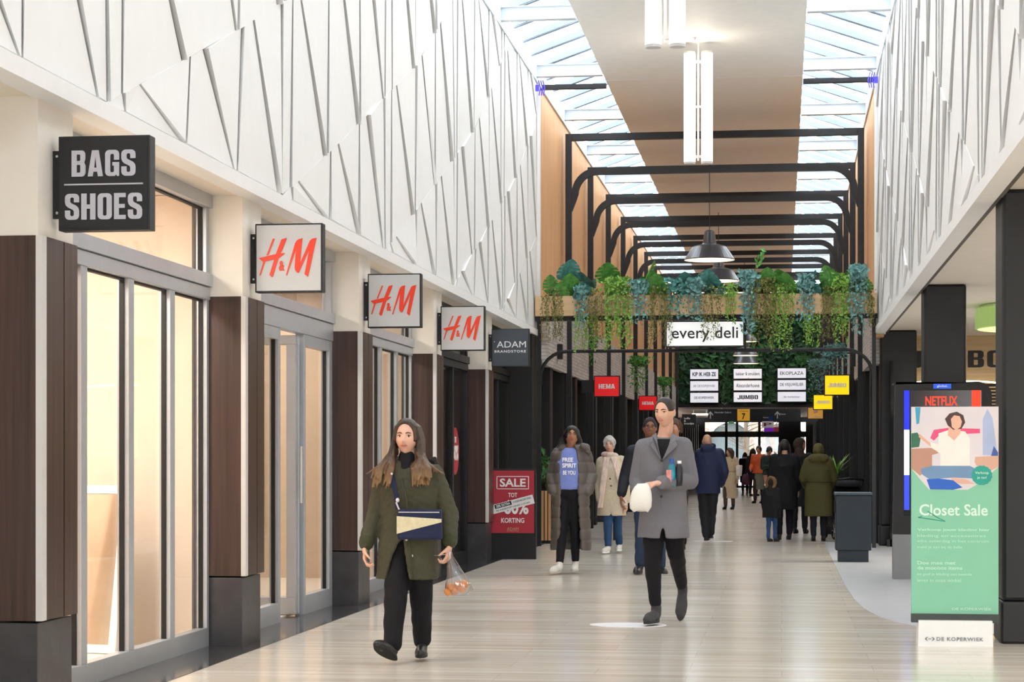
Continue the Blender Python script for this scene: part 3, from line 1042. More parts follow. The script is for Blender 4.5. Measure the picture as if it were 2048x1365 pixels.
BLK['O'].append([(1 - x, y) for x, y in BLK['O'][0]][::-1])


def block_word(word, w, h, gap=.012):
    m = MB()
    wid = {'E': .82, 'A': 1.08, 'M': 1.25, 'J': .9}
    tot = sum(wid.get(c, 1.0) for c in word)
    u = (w - gap * (len(word) - 1)) / tot
    x = -w / 2
    for c in word:
        cw = u * wid.get(c, 1.0)
        for pts in BLK[c]:
            m.prism([(x + px * cw, (pz - .5) * h) for px, pz in pts], -.004, 0)
        x += cw + gap
    return m


def face_bags(t, s):
    m = MB()
    m.extend(moved(block_word('BAGS', 0.36, 0.142), 0, 0, 0.107))
    m.extend(moved(block_word('SHOES', 0.435, 0.142), 0, 0, -0.128))
    m.box(-0.222, 0.222, -0.004, 0, -0.011, -0.003)
    two_sided('lettering', m, M['silver'], t)


HM_H1 = [(505, 360), (530, 358), (527, 385), (425, 628), (395, 636)]
HM_BAR = [(265, 680), (545, 618), (690, 600), (712, 604), (690, 622), (600, 690), (345, 745), (325, 735)]
HM_H2 = [(342, 738), (376, 742), (300, 955), (290, 972), (276, 962)]
HM_H3 = [(650, 375), (735, 350), (725, 400), (600, 695), (510, 975), (490, 1000), (445, 960), (560, 600)]
HM_M = [(725, 965), (880, 440), (905, 400), (940, 375), (1005, 360), (995, 460), (965, 770), (1130, 400), (1165, 372), (1245, 355), (1225, 440), (1100, 1000), (1040, 955), (1118, 555), (950, 920), (930, 935), (885, 895), (872, 840), (893, 545), (750, 955), (738, 975)]


def face_hm(t, s):
    m = MB()
    k = SZ / 1140.0
    def P(poly):
        return [((x - 768) * k, (680 - y) * k) for x, y in poly]
    for poly in (HM_H1, HM_H2, HM_H3, HM_BAR, HM_M):
        m.prism(P(poly), -0.004 - (0.0006 if poly in (HM_BAR, HM_H1) else 0), 0.0)
    m.extend(moved(text('&', 0.044, 0.076, 0.004, bold=0.03), (655 - 768) * k, 0, (680 - 812) * k))
    two_sided('lettering', m, M['red'], t)


def face_adam(t, s):
    m = MB()
    m.extend(moved(text('ADAM', 0.40, 0.085, 0.003), 0.015, 0, 0.045))
    m.extend(moved(text('BRANDSTORE', 0.43, 0.034, 0.003, bold=0.02, spacing=1.2), 0.0, 0, -0.05))
    m.box(-0.222, -0.212, -0.003, 0, 0.078, 0.088)
    two_sided('lettering', m, M['letterwhite'], t)


t = obj('shop_lettering', moved(block_word('JUMBO', 1.55, 0.28, .05), 2.85, 34.2, 3.03), M['letterblack'])
tag(t, 'large black letters on the plywood band, partly hidden by the black pillar', 'lettering')
SIG = [10.69, 14.86, 19.03, 23.20, 27.36]
blade_sign(SIG[0], 'black square blade sign with silver bold lettering in two lines', M['blackmatte'], face_bags)
for i, w in enumerate(('nearest', 'middle', 'farthest')):
    blade_sign(SIG[i + 1], '%s of the three grey square blade signs with red slanted letters' % w, M['signface'], face_hm, group='grey signs with red letters')
blade_sign(SIG[4], 'slate grey square blade sign with thin white capitals', M['adam'], face_adam)

# ------------------------------------------------------------------ red and yellow signs further on
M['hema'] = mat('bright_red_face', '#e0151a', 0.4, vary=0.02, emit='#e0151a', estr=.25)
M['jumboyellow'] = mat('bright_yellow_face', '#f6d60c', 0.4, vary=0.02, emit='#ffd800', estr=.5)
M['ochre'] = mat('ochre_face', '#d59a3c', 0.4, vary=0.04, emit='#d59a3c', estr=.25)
def wall_sign(px, py, d, wpx, hpx, side, facem, txt, tw, th, lm, label, group=None, bold=0.02):
    """box sign on a short arm from a side wall"""
    k = (px - 1024) / F
    p = Vector((d * (-SY + k * CY), d * (CY + k * SY), EYE + (916 - py) / F * d))
    w, h = wpx * d / 4092, hpx * d / F
    t = thing('blade_sign', label, 'sign', p, group=group)
    obj('case', MB().box(-w / 2, w / 2, -.05, .05, -h / 2, h / 2), M['blackmatte'], t, bevel=.004)
    obj('face', MB().box(-w / 2 + .02, w / 2 - .02, -.055, -.049, -h / 2 + .02, h / 2 - .02), facem, t)
    if txt:
        obj('lettering', moved(block_word(txt, w * tw, h * th, .006), 0, -.055, 0), lm, t)
    if not txt:
        obj('emblem', MB().ell((0, -.056, .05), (.07, .004, .05), None, 16, 8), mat('emblem_pink', '#e6b9a0', .5), t)
        for i in range(6):
            obj('lettering', MB().box(-.17 + i * .06, -.13 + i * .06, -.059, -.055, -.12, -.07), mat('emblem_cream', '#f2dfb8', .5), t)
    wall = XL + 0.09 if side < 0 else XR - 0.09
    a, b = sorted((wall - p.x, (w / 2 - .01) * side))
    obj('arm', MB().box(a, b, -.02, .02, -h * .3, h * .3), M['blackmatte'], t)


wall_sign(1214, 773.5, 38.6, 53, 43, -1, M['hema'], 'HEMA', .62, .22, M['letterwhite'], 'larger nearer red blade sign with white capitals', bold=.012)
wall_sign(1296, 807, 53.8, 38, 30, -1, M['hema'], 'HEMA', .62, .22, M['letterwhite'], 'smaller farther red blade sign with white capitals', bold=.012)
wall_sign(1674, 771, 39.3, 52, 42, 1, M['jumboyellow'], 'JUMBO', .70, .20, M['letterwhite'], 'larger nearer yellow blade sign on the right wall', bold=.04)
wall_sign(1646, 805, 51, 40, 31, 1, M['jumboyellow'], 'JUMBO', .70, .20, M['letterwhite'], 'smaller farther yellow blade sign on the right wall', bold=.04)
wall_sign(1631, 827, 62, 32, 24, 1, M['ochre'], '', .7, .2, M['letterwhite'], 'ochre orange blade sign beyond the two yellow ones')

# ------------------------------------------------------------------ planter gate with the lightbox
PY = 31.87
gate = thing('planter_gate', 'slim black steel gate with a bent lower rail that carries the timber planter', 'gate', (0, PY, 0))
gx0, gx1 = -3.80, 1.42
for x in (gx0, gx1):
    obj('post', MB().box(x - .03, x + .03, -.03, .03, 0, 3.56), M['black'], gate)
obj('top_bar', MB().box(gx0 - .06, gx1 + .05, -.06, .06, 3.56, 3.63), M['black'], gate)
R = 0.42
L = [(gx0 + .02, 0, 2.55), (gx0 + .02, 0, 3.08 - R)] + [(gx0 + .02 + R - R * math.cos(math.radians(a)), 0, 3.08 - R + R * math.sin(math.radians(a))) for a in range(15, 91, 15)]
L += [(gx0 + gx1 - x, y, z) for x, y, z in L[::-1]]
obj('lower_rail', MB().tube(L, 0.028, 10), M['black'], gate, smooth=True)
for x in (-1.78, -0.56):
    obj('hanger', MB().box(x - .015, x + .015, -.015, .015, 3.08, 3.57), M['black'], gate)
pl = thing('planter_box', 'long light timber planter spanning the arcade on the black gate', 'planter', (0, PY, 3.63))
obj('box', MB().box(-3.84, 1.455, -.20, -.18, 0, .31).box(-3.84, 1.455, .18, .20, 0, .31).box(-3.84, -3.82, -.18, .18, 0, .31).box(1.435, 1.455, -.18, .18, 0, .31).box(-3.82, 1.435, -.18, .18, 0, .02), M['timberx'], pl)
obj('soil', MB().box(-3.82, 1.435, -.18, .18, .02, .25), mat('soil', '#2e241c', 0.95, vary=.2, bump=.4), pl)
p = at_y(1410, 668.5, PY - 0.10)
sg = thing('lightbox_sign', 'white oblong lightbox with dark lowercase letters under the planter', 'sign', p)
M['lightbox'] = mat('lightbox_face', '#f2f3f3', 0.4, vary=.01, emit='#ffffff', estr=0.25)
obj('case', MB().box(-.612, .612, -.06, .06, -.205, .205), M['black'], sg)
obj('face', MB().box(-.592, .592, -.066, -.058, -.185, .185), M['lightbox'], sg)
obj('lettering', moved(text('every deli', 1.03, .235, .004, bold=.008), 0, -.067, -.01), M['letterblack'], sg)

# ------------------------------------------------------------------ plants on the planter
def leaf_small(mb, c, s, rnd, wide=.55):
    R = Euler((rnd.uniform(-.9, .9), rnd.uniform(-3.1, 3.1), rnd.uniform(-1.2, 1.2))).to_matrix()
    p = [(0, 0, -s), (s * wide, -s * .2, -s * .1), (0, 0, s), (-s * wide, -s * .2, -s * .1)]
    mb.add([c + R @ Vector(q) for q in p], [(0, 1, 2), (0, 2, 3)])


def trailing(px0, px1, pt, pb, material, label, seed, n=9, leaf=.022, name='trailing_plant', Y=PY - .27, group='trailing plants on the planter', dens=55, bushy=0.0, wide=.6, wall=None):
    rnd = random.Random(seed)
    a, b = at_y(px0, pt, Y), at_y(px1, pb, Y)
    w, H = b.x - a.x, a.z - b.z
    t = thing(name, label, 'plant', ((a.x + b.x) / 2, Y, a.z), group=group)
    st, lf = MB(), MB()
    for k in range(n):
        x = w * ((k + .5) / n - .5) + rnd.uniform(-.02, .02)
        h = H * (rnd.uniform(.45, 1.0) if k % 3 else rnd.uniform(.85, 1.0))
        y = rnd.uniform(-.06, .03)
        pts = [Vector((x * .6, .14, -.02)), Vector((x * .9, .05, .05))]
        m = 7
        for q in range(m + 1):
            pts.append(Vector((x + rnd.uniform(-.018, .018), y, -h * q / m)))
        st.tube(pts, .003, 4)
        cnt = int(h * dens)
        for q in range(cnt):
            z = -h * (q + rnd.random()) / cnt
            rr = leaf * (1.6 if bushy else 1.0)
            c = Vector((x + rnd.uniform(-rr, rr) * 1.2, y + rnd.uniform(-.03, .02), z))
            leaf_small(lf, c, leaf * rnd.uniform(.7, 1.2), rnd, wide)
    if bushy:
        for q in range(int(190 * bushy)):
            c = Vector((rnd.gauss(0, w * .30), rnd.uniform(-.07, .12), rnd.uniform(-.06, .14)))
            leaf_small(lf, c, leaf * rnd.uniform(.9, 1.7), rnd, wide)
    obj('stem', st, M['stem'], t)
    obj('leaves', lf, material, t, recalc=False)
    if wall is not None:
        xw = wall - (a.x + b.x) / 2
        obj('wall_bracket', MB().box(min(0, xw), max(0, xw), .10, .12, -.03, .0).box(-w * .45, w * .45, .04, .16, -.10, -.03), M['blackmatte'], t)
    return t


def monstera_leaf(mb, base, size, az, tilt, roll=0.0):
    """heart shaped blade with cuts, in its own frame x right, z along the blade"""
    side = [(.20, -.14), (.40, -.12), (.54, .02), (.57, .14), (.26, .20), (.60, .20), (.61, .36), (.27, .39), (.59, .40), (.54, .56), (.23, .57), (.50, .60), (.41, .75), (.18, .73), (.33, .79), (.19, .93), (0, 1.02)]
    R = Matrix.Rotation(az, 3, 'Z') @ Matrix.Rotation(tilt, 3, 'X') @ Matrix.Rotation(roll, 3, 'Z')
    for sx in (1, -1):
        vs = [(0, -.12 * z * z, z) for z in (.75, .5, .25, 0)] + [(sx * x, -abs(x) * .25 - .12 * z * z, z) for x, z in side]
        f = tuple(range(len(vs)))
        mb.add([base + R @ (Vector(v) * size) for v in vs], [f if sx > 0 else f[::-1]])


def monstera(spots, material, label, seed, Y=PY - .05):
    """spots: leaf centres in the photograph (px, py, size m)"""
    rnd = random.Random(seed)
    c = at_y(sum(s[0] for s in spots) / len(spots), 592, Y)
    t = thing('monstera_plant', label, 'plant', (c.x, Y, 3.9), group='split leaved plants in the planter')
    st, lf = MB(), MB()
    for px, py, s in spots:
        y = Y + rnd.uniform(-.16, .06)
        p = at_y(px, py, y) - Vector((c.x, Y, 3.9))
        az = rnd.uniform(-1.0, 1.0)
        tilt = rnd.uniform(.35, .8)
        base = p - Matrix.Rotation(az, 3, 'Z') @ Matrix.Rotation(tilt, 3, 'X') @ Vector((0, 0, s * .45))
        monstera_leaf(lf, base, s, az, tilt, rnd.uniform(-.5, .5))
        root = Vector((rnd.uniform(-.05, .05), 0, -.05))
        st.tube([root, root * .4 + base * .6 + Vector((0, .03, -.03)), base], .006, 5)
    obj('stem', st, M['stem'], t)
    obj('leaves', lf, material, t, recalc=False)


G = {'o': M['leafolive'], 'b': M['leafblue'], 'g': M['leafgreen'], 'y': M['leafbright'], 't': mat('leaf_teal', '#4f8f88', .55, vary=.35, scale=18)}
COLN = {'o': 'olive', 'b': 'blue-green', 'g': 'mid green', 'y': 'bright green', 't': 'teal'}
TR = [  # px0, px1, top, bottom, colour, strands, leaf, bushy
    (1084, 1127, 592, 690, 'o', 10, .017, .3), (1150, 1172, 590, 660, 'b', 4, .034, .8), (1150, 1200, 630, 712, 'y', 9, .022, 0),
    (1172, 1208, 598, 690, 'o', 8, .018, .3), (1208, 1260, 572, 702, 'y', 10, .026, 1.3), (1262, 1292, 578, 655, 'b', 5, .034, 1.0),
    (1296, 1342, 590, 700, 'o', 10, .018, .4), (1340, 1366, 575, 640, 't', 5, .03, .9), (1378, 1402, 575, 645, 'b', 5, .034, 1.0),
    (1404, 1442, 590, 684, 'o', 6, .019, .3), (1448, 1472, 585, 650, 'y', 5, .022, .4), (1485, 1509, 560, 675, 'b', 6, .036, 1.2),
    (1502, 1552, 575, 700, 'o', 11, .022, 1.0), (1545, 1585, 585, 706, 'y', 9, .022, .3), (1600, 1626, 568, 652, 'b', 5, .036, 1.2),
    (1606, 1640, 630, 698, 'y', 6, .024, 0), (1642, 1668, 590, 690, 'o', 7, .018, .3), (1668, 1700, 565, 690, 'y', 8, .024, 1.0),
    (1702, 1728, 550, 680, 'b', 6, .036, 1.4), (1732, 1748, 595, 660, 'o', 4, .018, .2)]
cnt = {}
for i, (a, b, tp, bt, c, n, lf, bu) in enumerate(TR):
    cnt[c] = cnt.get(c, 0) + 1
    trailing(a, b, tp, bt, G[c], '%s trailing %s plant from the left wall, hanging over the timber planter' % (ordinal(cnt[c] - 1), COLN[c]), 100 + i, n, lf, bushy=bu,
             dens=84 if lf < .02 else (66 if lf < .03 else 44))
MON = [([(1106, 568, .22), (1140, 566, .24), (1122, 582, .18)], 'g', 'far left split leaved plant above the timber planter'),
       ([(1136, 537, .26), (1172, 556, .22), (1165, 578, .18)], 't', 'split leaved plant with a raised pale leaf, second from the left wall'),
       ([(1216, 543, .26), (1232, 575, .24), (1246, 588, .2)], 'g', 'split leaved plant bushing over the bright trailing plant, third from the left wall'),
       ([(1294, 545, .30), (1314, 570, .30), (1290, 568, .22)], 'g', 'tall broad split leaved plant, fourth from the left wall'),
       ([(1374, 560, .26), (1362, 578, .2), (1390, 582, .18)], 't', 'teal split leaved plant left of the hanging lamps'),
       ([(1416, 556, .26), (1430, 575, .22), (1408, 590, .18)], 't', 'teal split leaved plant in front of the hanging lamps'),
       ([(1532, 556, .26), (1518, 575, .22), (1550, 578, .22)], 'g', 'split leaved plant right of the hanging lamps'),
       ([(1562, 553, .22), (1576, 560, .22), (1566, 578, .18)], 'g', 'pale split leaved plant sixth from the right wall'),
       ([(1616, 560, .26), (1632, 576, .22)], 't', 'teal split leaved plant over the black portals on the right'),
       ([(1660, 550, .24), (1650, 576, .22), (1674, 578, .2)], 'g', 'split leaved plant second from the right wall'),
       ([(1718, 558, .26), (1700, 556, .22), (1722, 578, .18)], 'g', 'split leaved plant nearest the right wall')]
for i, (sp, c, lab) in enumerate(MON):
    sp = [(x, y, s_ * 1.3) for x, y, s_ in sp] + [(x + 9, y + 14, s_ * 1.0) for x, y, s_ in sp[:2]]
    monstera(sp, G[c], lab, 300 + i)
# single tall shoot
b = at_y(1492, 592, PY)
t = thing('leafy_shoot', 'single tall leafy shoot standing up from the planter', 'plant', (b.x, PY, 3.88))
tip = at_y(1524, 503, PY) - Vector((b.x, PY, 3.88))
obj('stem', MB().tube([(0, 0, 0), tip * .5 + Vector((-.02, 0, 0)), tip], .006, 6), M['stem'], t)
lf = MB()
rnd = random.Random(9)
for k in range(14):
    leaf_small(lf, tip * (0.72 + .28 * k / 13) + Vector((rnd.uniform(-.05, .05), rnd.uniform(-.04, .04), rnd.uniform(-.03, .03))), .06, rnd, .5)
obj('leaves', lf, M['leafgreen'], t, recalc=False)
# plants on the brick band further in
for i, (a, b2, tp, bt, Y, side, c, lab) in enumerate([
        (1150, 1186, 690, 735, 40.0, -1, 'g', 'fern like plant hanging at the left brick band nearest the planter'),
        (1262, 1290, 725, 790, 50.0, -1, 'g', 'narrow plant hanging at the left brick band between the two red signs'),
        (1318, 1340, 765, 800, 62.0, -1, 'g', 'small plant hanging at the left brick band beyond the red signs'),
        (1650, 1690, 705, 752, 41.0, 1, 'b', 'spiky pale plant hanging above the nearer yellow sign'),
        (1624, 1652, 730, 790, 53.0, 1, 'b', 'spiky pale plant hanging behind the yellow signs')]):
    trailing(a, b2, tp, bt, G[c], lab, 400 + i, 8, .05, Y=Y, group='plants along the brick bands', dens=26, bushy=1.2, wide=.35, wall=(XL + .09 if side < 0 else XR - .09))

# ------------------------------------------------------------------ tube lights and pendant lamps
M['tubelit'] = glow('lit_tube', '#fff8ea', 2.2)
M['tubeopal'] = glow('opal_tube', '#f6eee6', 0.75)
for y, lab in ((21.15, 'nearest pair of long white tube lights under the ceiling band'), (29.6, 'second pair of long white tube lights, before the planter')):
    t = thing('tube_light', lab, 'ceiling light', (-1.2, y, 7.44))
    for x, mm in ((-.125, 'tubelit'), (.125, 'tubeopal')):
        tb = obj('tube', MB().lathe([(.001, -1.735), (.085, -1.735), (.085, -.16), (.001, -.16)], 24, (x, 0, 0)), M[mm], t)
        obj('end_cap', MB().lathe([(.001, -1.765), (.08, -1.765), (.088, -1.735), (.001, -1.735)], 24, (x, 0, 0)), M['strip'], tb)
        obj('end_cap', MB().lathe([(.001, -.16), (.088, -.16), (.08, -.13), (.001, -.13)], 24, (x, 0, 0)), M['strip'], tb)
    obj('stem', MB().tube([(0, 0, 0.01), (0, 0, -1.72)], .014, 8), M['strip'], t)
    for za, zb in ((-.3, -.26), (-.95, -.92), (-1.68, -1.64)):
        obj('bracket', MB().box(-.08, .08, -.02, .02, za, zb), M['strip'], t)
    l = bpy.data.lights.new('tube_glow', 'POINT'); l.energy = 9; l.shadow_soft_size = .1; l.color = (1, .9, .75)
    lo = bpy.data.objects.new('tube_glow', l); COL.objects.link(lo); lo.parent = t; lo.location = (-.0, -.25, -.5)

M['enamel'] = mat('grey_enamel', '#4b5158', .3, .1, vary=.03, coat=.3)
M['lampinner'] = mat('lamp_inner_white', '#fff3dc', .5, vary=.01, emit='#ffe9c0', estr=1.2)
M['cable'] = mat('black_cable', '#26262a', .6)
def pendant(px, py, d, D, label):
    k = (px - 1024) / F
    p = Vector((d * (-SY + k * CY), d * (CY + k * SY), EYE + (916 - py) / F * d))     # rim centre
    r = D / 2
    t = thing('pendant_lamp', label, 'pendant lamp', p, group='enamel pendant lamps beyond the planter')
    prof = [(r, 0), (r, .02), (r * .68, .26 * D), (r * .60, .285 * D), (r * .30, .325 * D), (r * .27, .34 * D), (r * .20, .57 * D), (r * .12, .60 * D), (.012, .60 * D)]
    obj('shade', MB().lathe(prof, 48, caps=False), M['enamel'], t, smooth=False)
    obj('reflector', MB().lathe([(r * .985, .008), (r * .66, .25 * D), (r * .5, .28 * D), (.01, .30 * D)], 48, caps=False), M['lampinner'], t, smooth=True)
    obj('bulb', MB().ell((0, 0, .16 * D), (.07, .07, .09)), glow('bulb', '#fff0d0', 4.0), t, smooth=True)
    obj('cable', MB().tube([(0, 0, .60 * D), (0, 0, 7.45 - p.z)], .008, 6), M['cable'], t)


pendant(1419, 521, 41.5, 1.03, 'nearest grey enamel pendant lamp with a lit rim')
pendant(1437, 563, 50.0, 1.04, 'second grey enamel pendant lamp, partly behind planter leaves')
pendant(1489, 684, 62.0, .80, 'third pendant lamp, rim peeping out right of the white lightbox')
pendant(1491, 712, 68.0, .86, 'fourth pendant lamp, under the steel rail below the lightbox')
pendant(1492, 728, 72.5, .93, 'farthest pendant lamp, hanging close before the green wall')

# ------------------------------------------------------------------ tenant signs on the green wall
M['tenant'] = mat('tenant_sign_face', '#e6e9f4', .4, vary=.01, emit='#f2f4ff', estr=.35)
TEN = [('KIP IK HEB ZE', 'bold dark capitals', .85, .42), ('AH DE KOPERWIEK', 'thin pale lettering', .8, .24), ('DE KOPERWIEK', 'small spaced capitals', .72, .26),
       ('bakker & smulders', 'old style lowercase lettering', .86, .36), ('Alexanderhoeve', 'script like lettering', .84, .40), ('JUMBO', 'heavy black serif capitals', .74, .42),
       ('EKOPLAZA', 'plain wide capitals', .84, .36), ('DE VISJUWELIER', 'narrow outlined capitals', .84, .42), ('de notenbar', 'faint small lettering', .6, .22)]
k = 0
for ci, (cx, cn) in enumerate(((1408.5, 'left'), (1495.5, 'middle'), (1583.5, 'right'))):
    for ri, (cy, rn) in enumerate(((749 - ci, 'top'), (772.5 - ci, 'middle'), (796 - ci, 'bottom'))):
        p = at_y(cx, cy, YGREEN - .35)
        s, desc, tw, th = TEN[k]; k += 1
        t = thing('tenant_sign', 'white tenant sign with %s, %s of %s column on green wall' % (desc, rn, cn), 'sign', p, group='white tenant signs on the green wall')
        obj('case', MB().box(-.53, .53, -.04, .06, -.205, .205), M['blackmatte'], t)
        obj('face', MB().box(-.505, .505, -.05, -.038, -.175, .175), M['tenant'], t)
        lm = M['letterblack'] if k not in (2, 9) else mat('pale_grey_letters', '#8b8f9c', .5)
        obj('lettering', moved(block_word(s, tw, .35 * th, .02) if s == 'JUMBO' else text(s, tw, .35 * th, .004, bold=.03 if 'bold' in desc else .008), 0, -.05, 0), lm, t)

# ------------------------------------------------------------------ direction sign in the passage
DY = 77.0
p0, p1 = at_y(1416, 819, DY), at_y(1601, 843, DY)
cx, cz = (p0.x + p1.x) / 2, (p0.z + p1.z) / 2
W, H = p1.x - p0.x, p0.z - p1.z
t = thing('direction_sign', 'long dark hanging direction sign with a yellow numbered square', 'sign', (cx, DY, cz))
obj('panel', MB().box(-W / 2, W / 2, -.05, .05, -H / 2, H / 2), mat('charcoal_sign', '#3b3d42', .5), t)
def sx(px):
    return (px - 1508.5) * W / 185
obj('number_square', MB().box(sx(1475), sx(1500), -.06, -.05, -H / 2 + .02, H / 2), mat('amber_square', '#f0b23a', .5, emit='#f0b23a', estr=.25), t)
obj('numeral', moved(text('7', .13, .23, .004, bold=.03), sx(1487.5), -.061, -.04), M['letterblack'], t)
obj('caption', moved(text('Uitgang', .32, .06, .003, bold=.01), sx(1487.5), -.061, .15), mat('brown_caption', '#9a6a1e', .5), t)
def arrow(x):
    return MB().prism([(x - .02, -.13), (x + .02, -.13), (x + .02, .06), (x + .10, -.02), (x + .10, .04), (x, .15), (x - .10, .04), (x - .10, -.02), (x - .02, .06)], -.056, -.05)
obj('arrow', arrow(sx(1421)), M['letterwhite'], t)
obj('arrow', arrow(sx(1555)), M['letterwhite'], t)
obj('lettering', moved(text('Noorder Galerij', .62, .09, .004, bold=.02), sx(1446), -.051, .10).extend(moved(text('Centrum', .2, .06, .004, bold=.02), sx(1566), -.051, .04)).extend(moved(text('Parkeren', .2, .05, .004, bold=.02), sx(1532), -.051, -.09)), M['letterwhite'], t)
obj('parking_symbol', MB().box(sx(1538), sx(1546), -.057, -.05, -.19, -.05).extend(moved(text('P', .06, .1, .003, bold=.02), sx(1542), -.058, -.12)), mat('parking_blue', '#2c4aa8', .5), t)
for x in (-W * .35, W * .35):
    obj('hanger', MB().tube([(x, 0, H / 2), (x, 0, 3.28 - cz)], .01, 6), M['strip'], t)
def lamp_strip(pa, pb, py, Y, label):
    a, b = at_y(pa, py, Y), at_y(pb, py, Y)
    o = obj('strip_light', MB().box(-(b.x - a.x) / 2, (b.x - a.x) / 2, -.04, .04, -.03, .03), glow('strip_lit', '#fff3e0', 3.0), loc=((a.x + b.x) / 2, Y, a.z))
    tag(o, label, 'strip light')
    for x in (-(b.x - a.x) * .4, (b.x - a.x) * .4):
        obj('hanger', MB().tube([(x, 0, .02), (x, 0, 3.28 - a.z)], .008, 6), M['strip'], o)
lamp_strip(1418, 1574, 816.5, 78.5, 'long lit strip above the direction sign')
lamp_strip(1384, 1416, 829.5, 80.5, 'short lit strip left of the direction sign')
def flat_sign(px0, px1, py0, py1, Y, col, label, txt=None, tcol=None, em=.3, arm=False):
    a, b = at_y(px0, py0, Y), at_y(px1, py1, Y)
    w, h = b.x - a.x, a.z - b.z
    t = thing('small_sign', label, 'sign', ((a.x + b.x) / 2, Y, (a.z + b.z) / 2))
    obj('panel', MB().box(-w / 2, w / 2, -.02, .02, -h / 2, h / 2), mat('panel_' + col.strip('#'), col, .5, emit=col, estr=em), t)
    if txt:
        obj('lettering', moved(text(txt, w * .7, h * .55, .004, bold=.02), 0, -.021, 0), tcol or M['letterwhite'], t)
    if arm:
        obj('arm', MB().box(XL - .24 - (a.x + b.x) / 2, -w / 2, -.015, .015, -.04, .04), M['blackmatte'], t)
    else:
        obj('hanger', MB().tube([(0, .0, h / 2), (0, .0, 3.28 - (a.z + b.z) / 2)], .008, 6), M['strip'], t)
flat_sign(1457, 1468, 842, 848, 88.0, '#1f8a4c', 'small green exit sign above the street doors', 'UIT')
flat_sign(1528, 1548, 855, 864, 90.0, '#7a27b8', 'purple sign above the right hand street door')
flat_sign(1548, 1558, 855, 864, 90.0, '#8c2a3a', 'dark red sign beside the purple one')
flat_sign(1524, 1547, 843, 856, 84.0, '#e9e4e4', 'white notice under the direction sign', 'P', mat('notice_red', '#a33a3a', .5), .1)
flat_sign(1364, 1392, 829, 857, 60.0, '#17181b', 'black square cafe sign with small white words behind the man in grey', 'koffie\n&\nbroodjes', em=.0, arm=True)

# ------------------------------------------------------------------ sale board on the left
p = at_floor(1026, 1119)
t = thing('sale_board', 'tall black stand with a red sale poster in front of the black pillar', 'sign board', (p.x, p.y, 0))
obj('stand', MB().box(-.318, .318, -.02, .06, 0, 1.245), M['blackmatte'], t, bevel=.004)
M['salered'] = mat('poster_red', '#b4303f', .35, vary=.03)
pt = obj('poster', MB().box(-.296, .296, -.026, -.019, .36, 1.222), M['salered'], t)
w = MB()
w.box(-.225, .225, -.030, -.025, 1.135, 1.145).box(-.225, .225, -.030, -.025, .965, .975).box(-.225, -.215, -.030, -.025, .965, 1.145).box(.215, .225, -.030, -.025, .965, 1.145)
w.extend(moved(text('SALE', .36, .115, .004, bold=.025), 0, -.026, 1.055))
w.extend(moved(text('TOT', .125, .062, .004, bold=.02), 0, -.026, .885))
w.extend(moved(text('60%', .34, .20, .004, bold=.03), .05, -.026, .72))
w.extend(moved(text('KORTING', .32, .068, .004, bold=.02), 0, -.026, .535))
obj('lettering', w, M['letterwhite'], pt)
R = Matrix.Rotation(-.26, 3, 'Y')
s = MB().obox((0, -.033, .755), (.60, .004, .125), R)
st = obj('paper_strip', s, M['letterwhite'], t)
blk = MB()
blk.obox(Vector((0, -.036, .755)) + R @ Vector((-.13, 0, .028)), (.24, .003, .055), R)
m2 = text('VASSENKORTING', .26, .028, .003); blk.extend(m2, Matrix.Translation(Vector((0, -.035, .755)) + R @ Vector((.14, 0, .028))) @ R.to_4x4())
m2 = text('BIJ AANKOOP VANAF 2 STUKS', .48, .028, .003); blk.extend(m2, Matrix.Translation(Vector((0, -.035, .755)) + R @ Vector((.0, 0, -.033))) @ R.to_4x4())
obj('strip_print', blk, M['letterblack'], st)
m2 = text('20% EXTRA', .20, .035, .003, bold=.02)
obj('strip_lettering', MB().extend(m2, Matrix.Translation(Vector((0, -.0376, .755)) + R @ Vector((-.13, 0, .028))) @ R.to_4x4()), M['letterwhite'], st)
obj('brand_line', moved(text('ADAM', .16, .034, .003).extend(moved(text('BRANDSTORE', .16, .012, .003), 0, 0, -.03)), 0, -.026, .42), mat('pale_gold', '#cfa98a', .5), pt)
# round red sticker on the dark window
c = at_x(910, 903, XG + 0.02)
o = thing('round_sticker', 'round red sticker with white percentage on the dark window', 'sticker', c)
d = MB()
ring = [(0.0, .31 * math.cos(a), .31 * math.sin(a)) for a in [2 * PI * i / 40 for i in range(40)]]
d.loft([[(-.004, y, z) for _, y, z in ring], [(.004, y, z) for _, y, z in ring]])
obj('disc', d, M['salered'], o)
tx = text('60%', .46, .2, .003, bold=.03).extend(moved(text('TOT', .15, .08, .003, bold=.02), 0, 0, .17))
obj('lettering', MB().extend(tx, Matrix.Translation((.005, 0, -.02)) @ Matrix.Rotation(PI / 2, 4, 'Z')), M['letterwhite'], o)
# golden branch decoration inside the dark window
o = thing('golden_branch', 'golden dried branch decoration behind the dark window', 'decoration', (-4.62, 25.6, 0.03))
b = MB()
rnd = random.Random(4)
for k in range(7):
    q = [Vector((0, 0, .0)), Vector((rnd.uniform(-.05, .05), rnd.uniform(-.1, .1), .9))]
    for s_ in range(4):
        q.append(q[-1] + Vector((rnd.uniform(-.05, .06), rnd.uniform(-.22, .22), .32)))
    b.tube(q, [.012, .01, .008, .007, .006, .004], 6)
    for s_ in range(2, 6):
        for _ in range(5):
            leaf_small(b, q[s_] + Vector((rnd.uniform(-.05, .05), rnd.uniform(-.09, .09), rnd.uniform(-.1, .1))), .05, rnd, .3)
obj('branches', b, mat('gold_leaf', '#b5803f', .35, .3), o)
obj('vase', MB().lathe([(.001, 0), (.12, 0), (.15, .25), (.09, .5), (.10, .55), (.001, .55)], 24), M['blackmatte'], o, smooth=True)
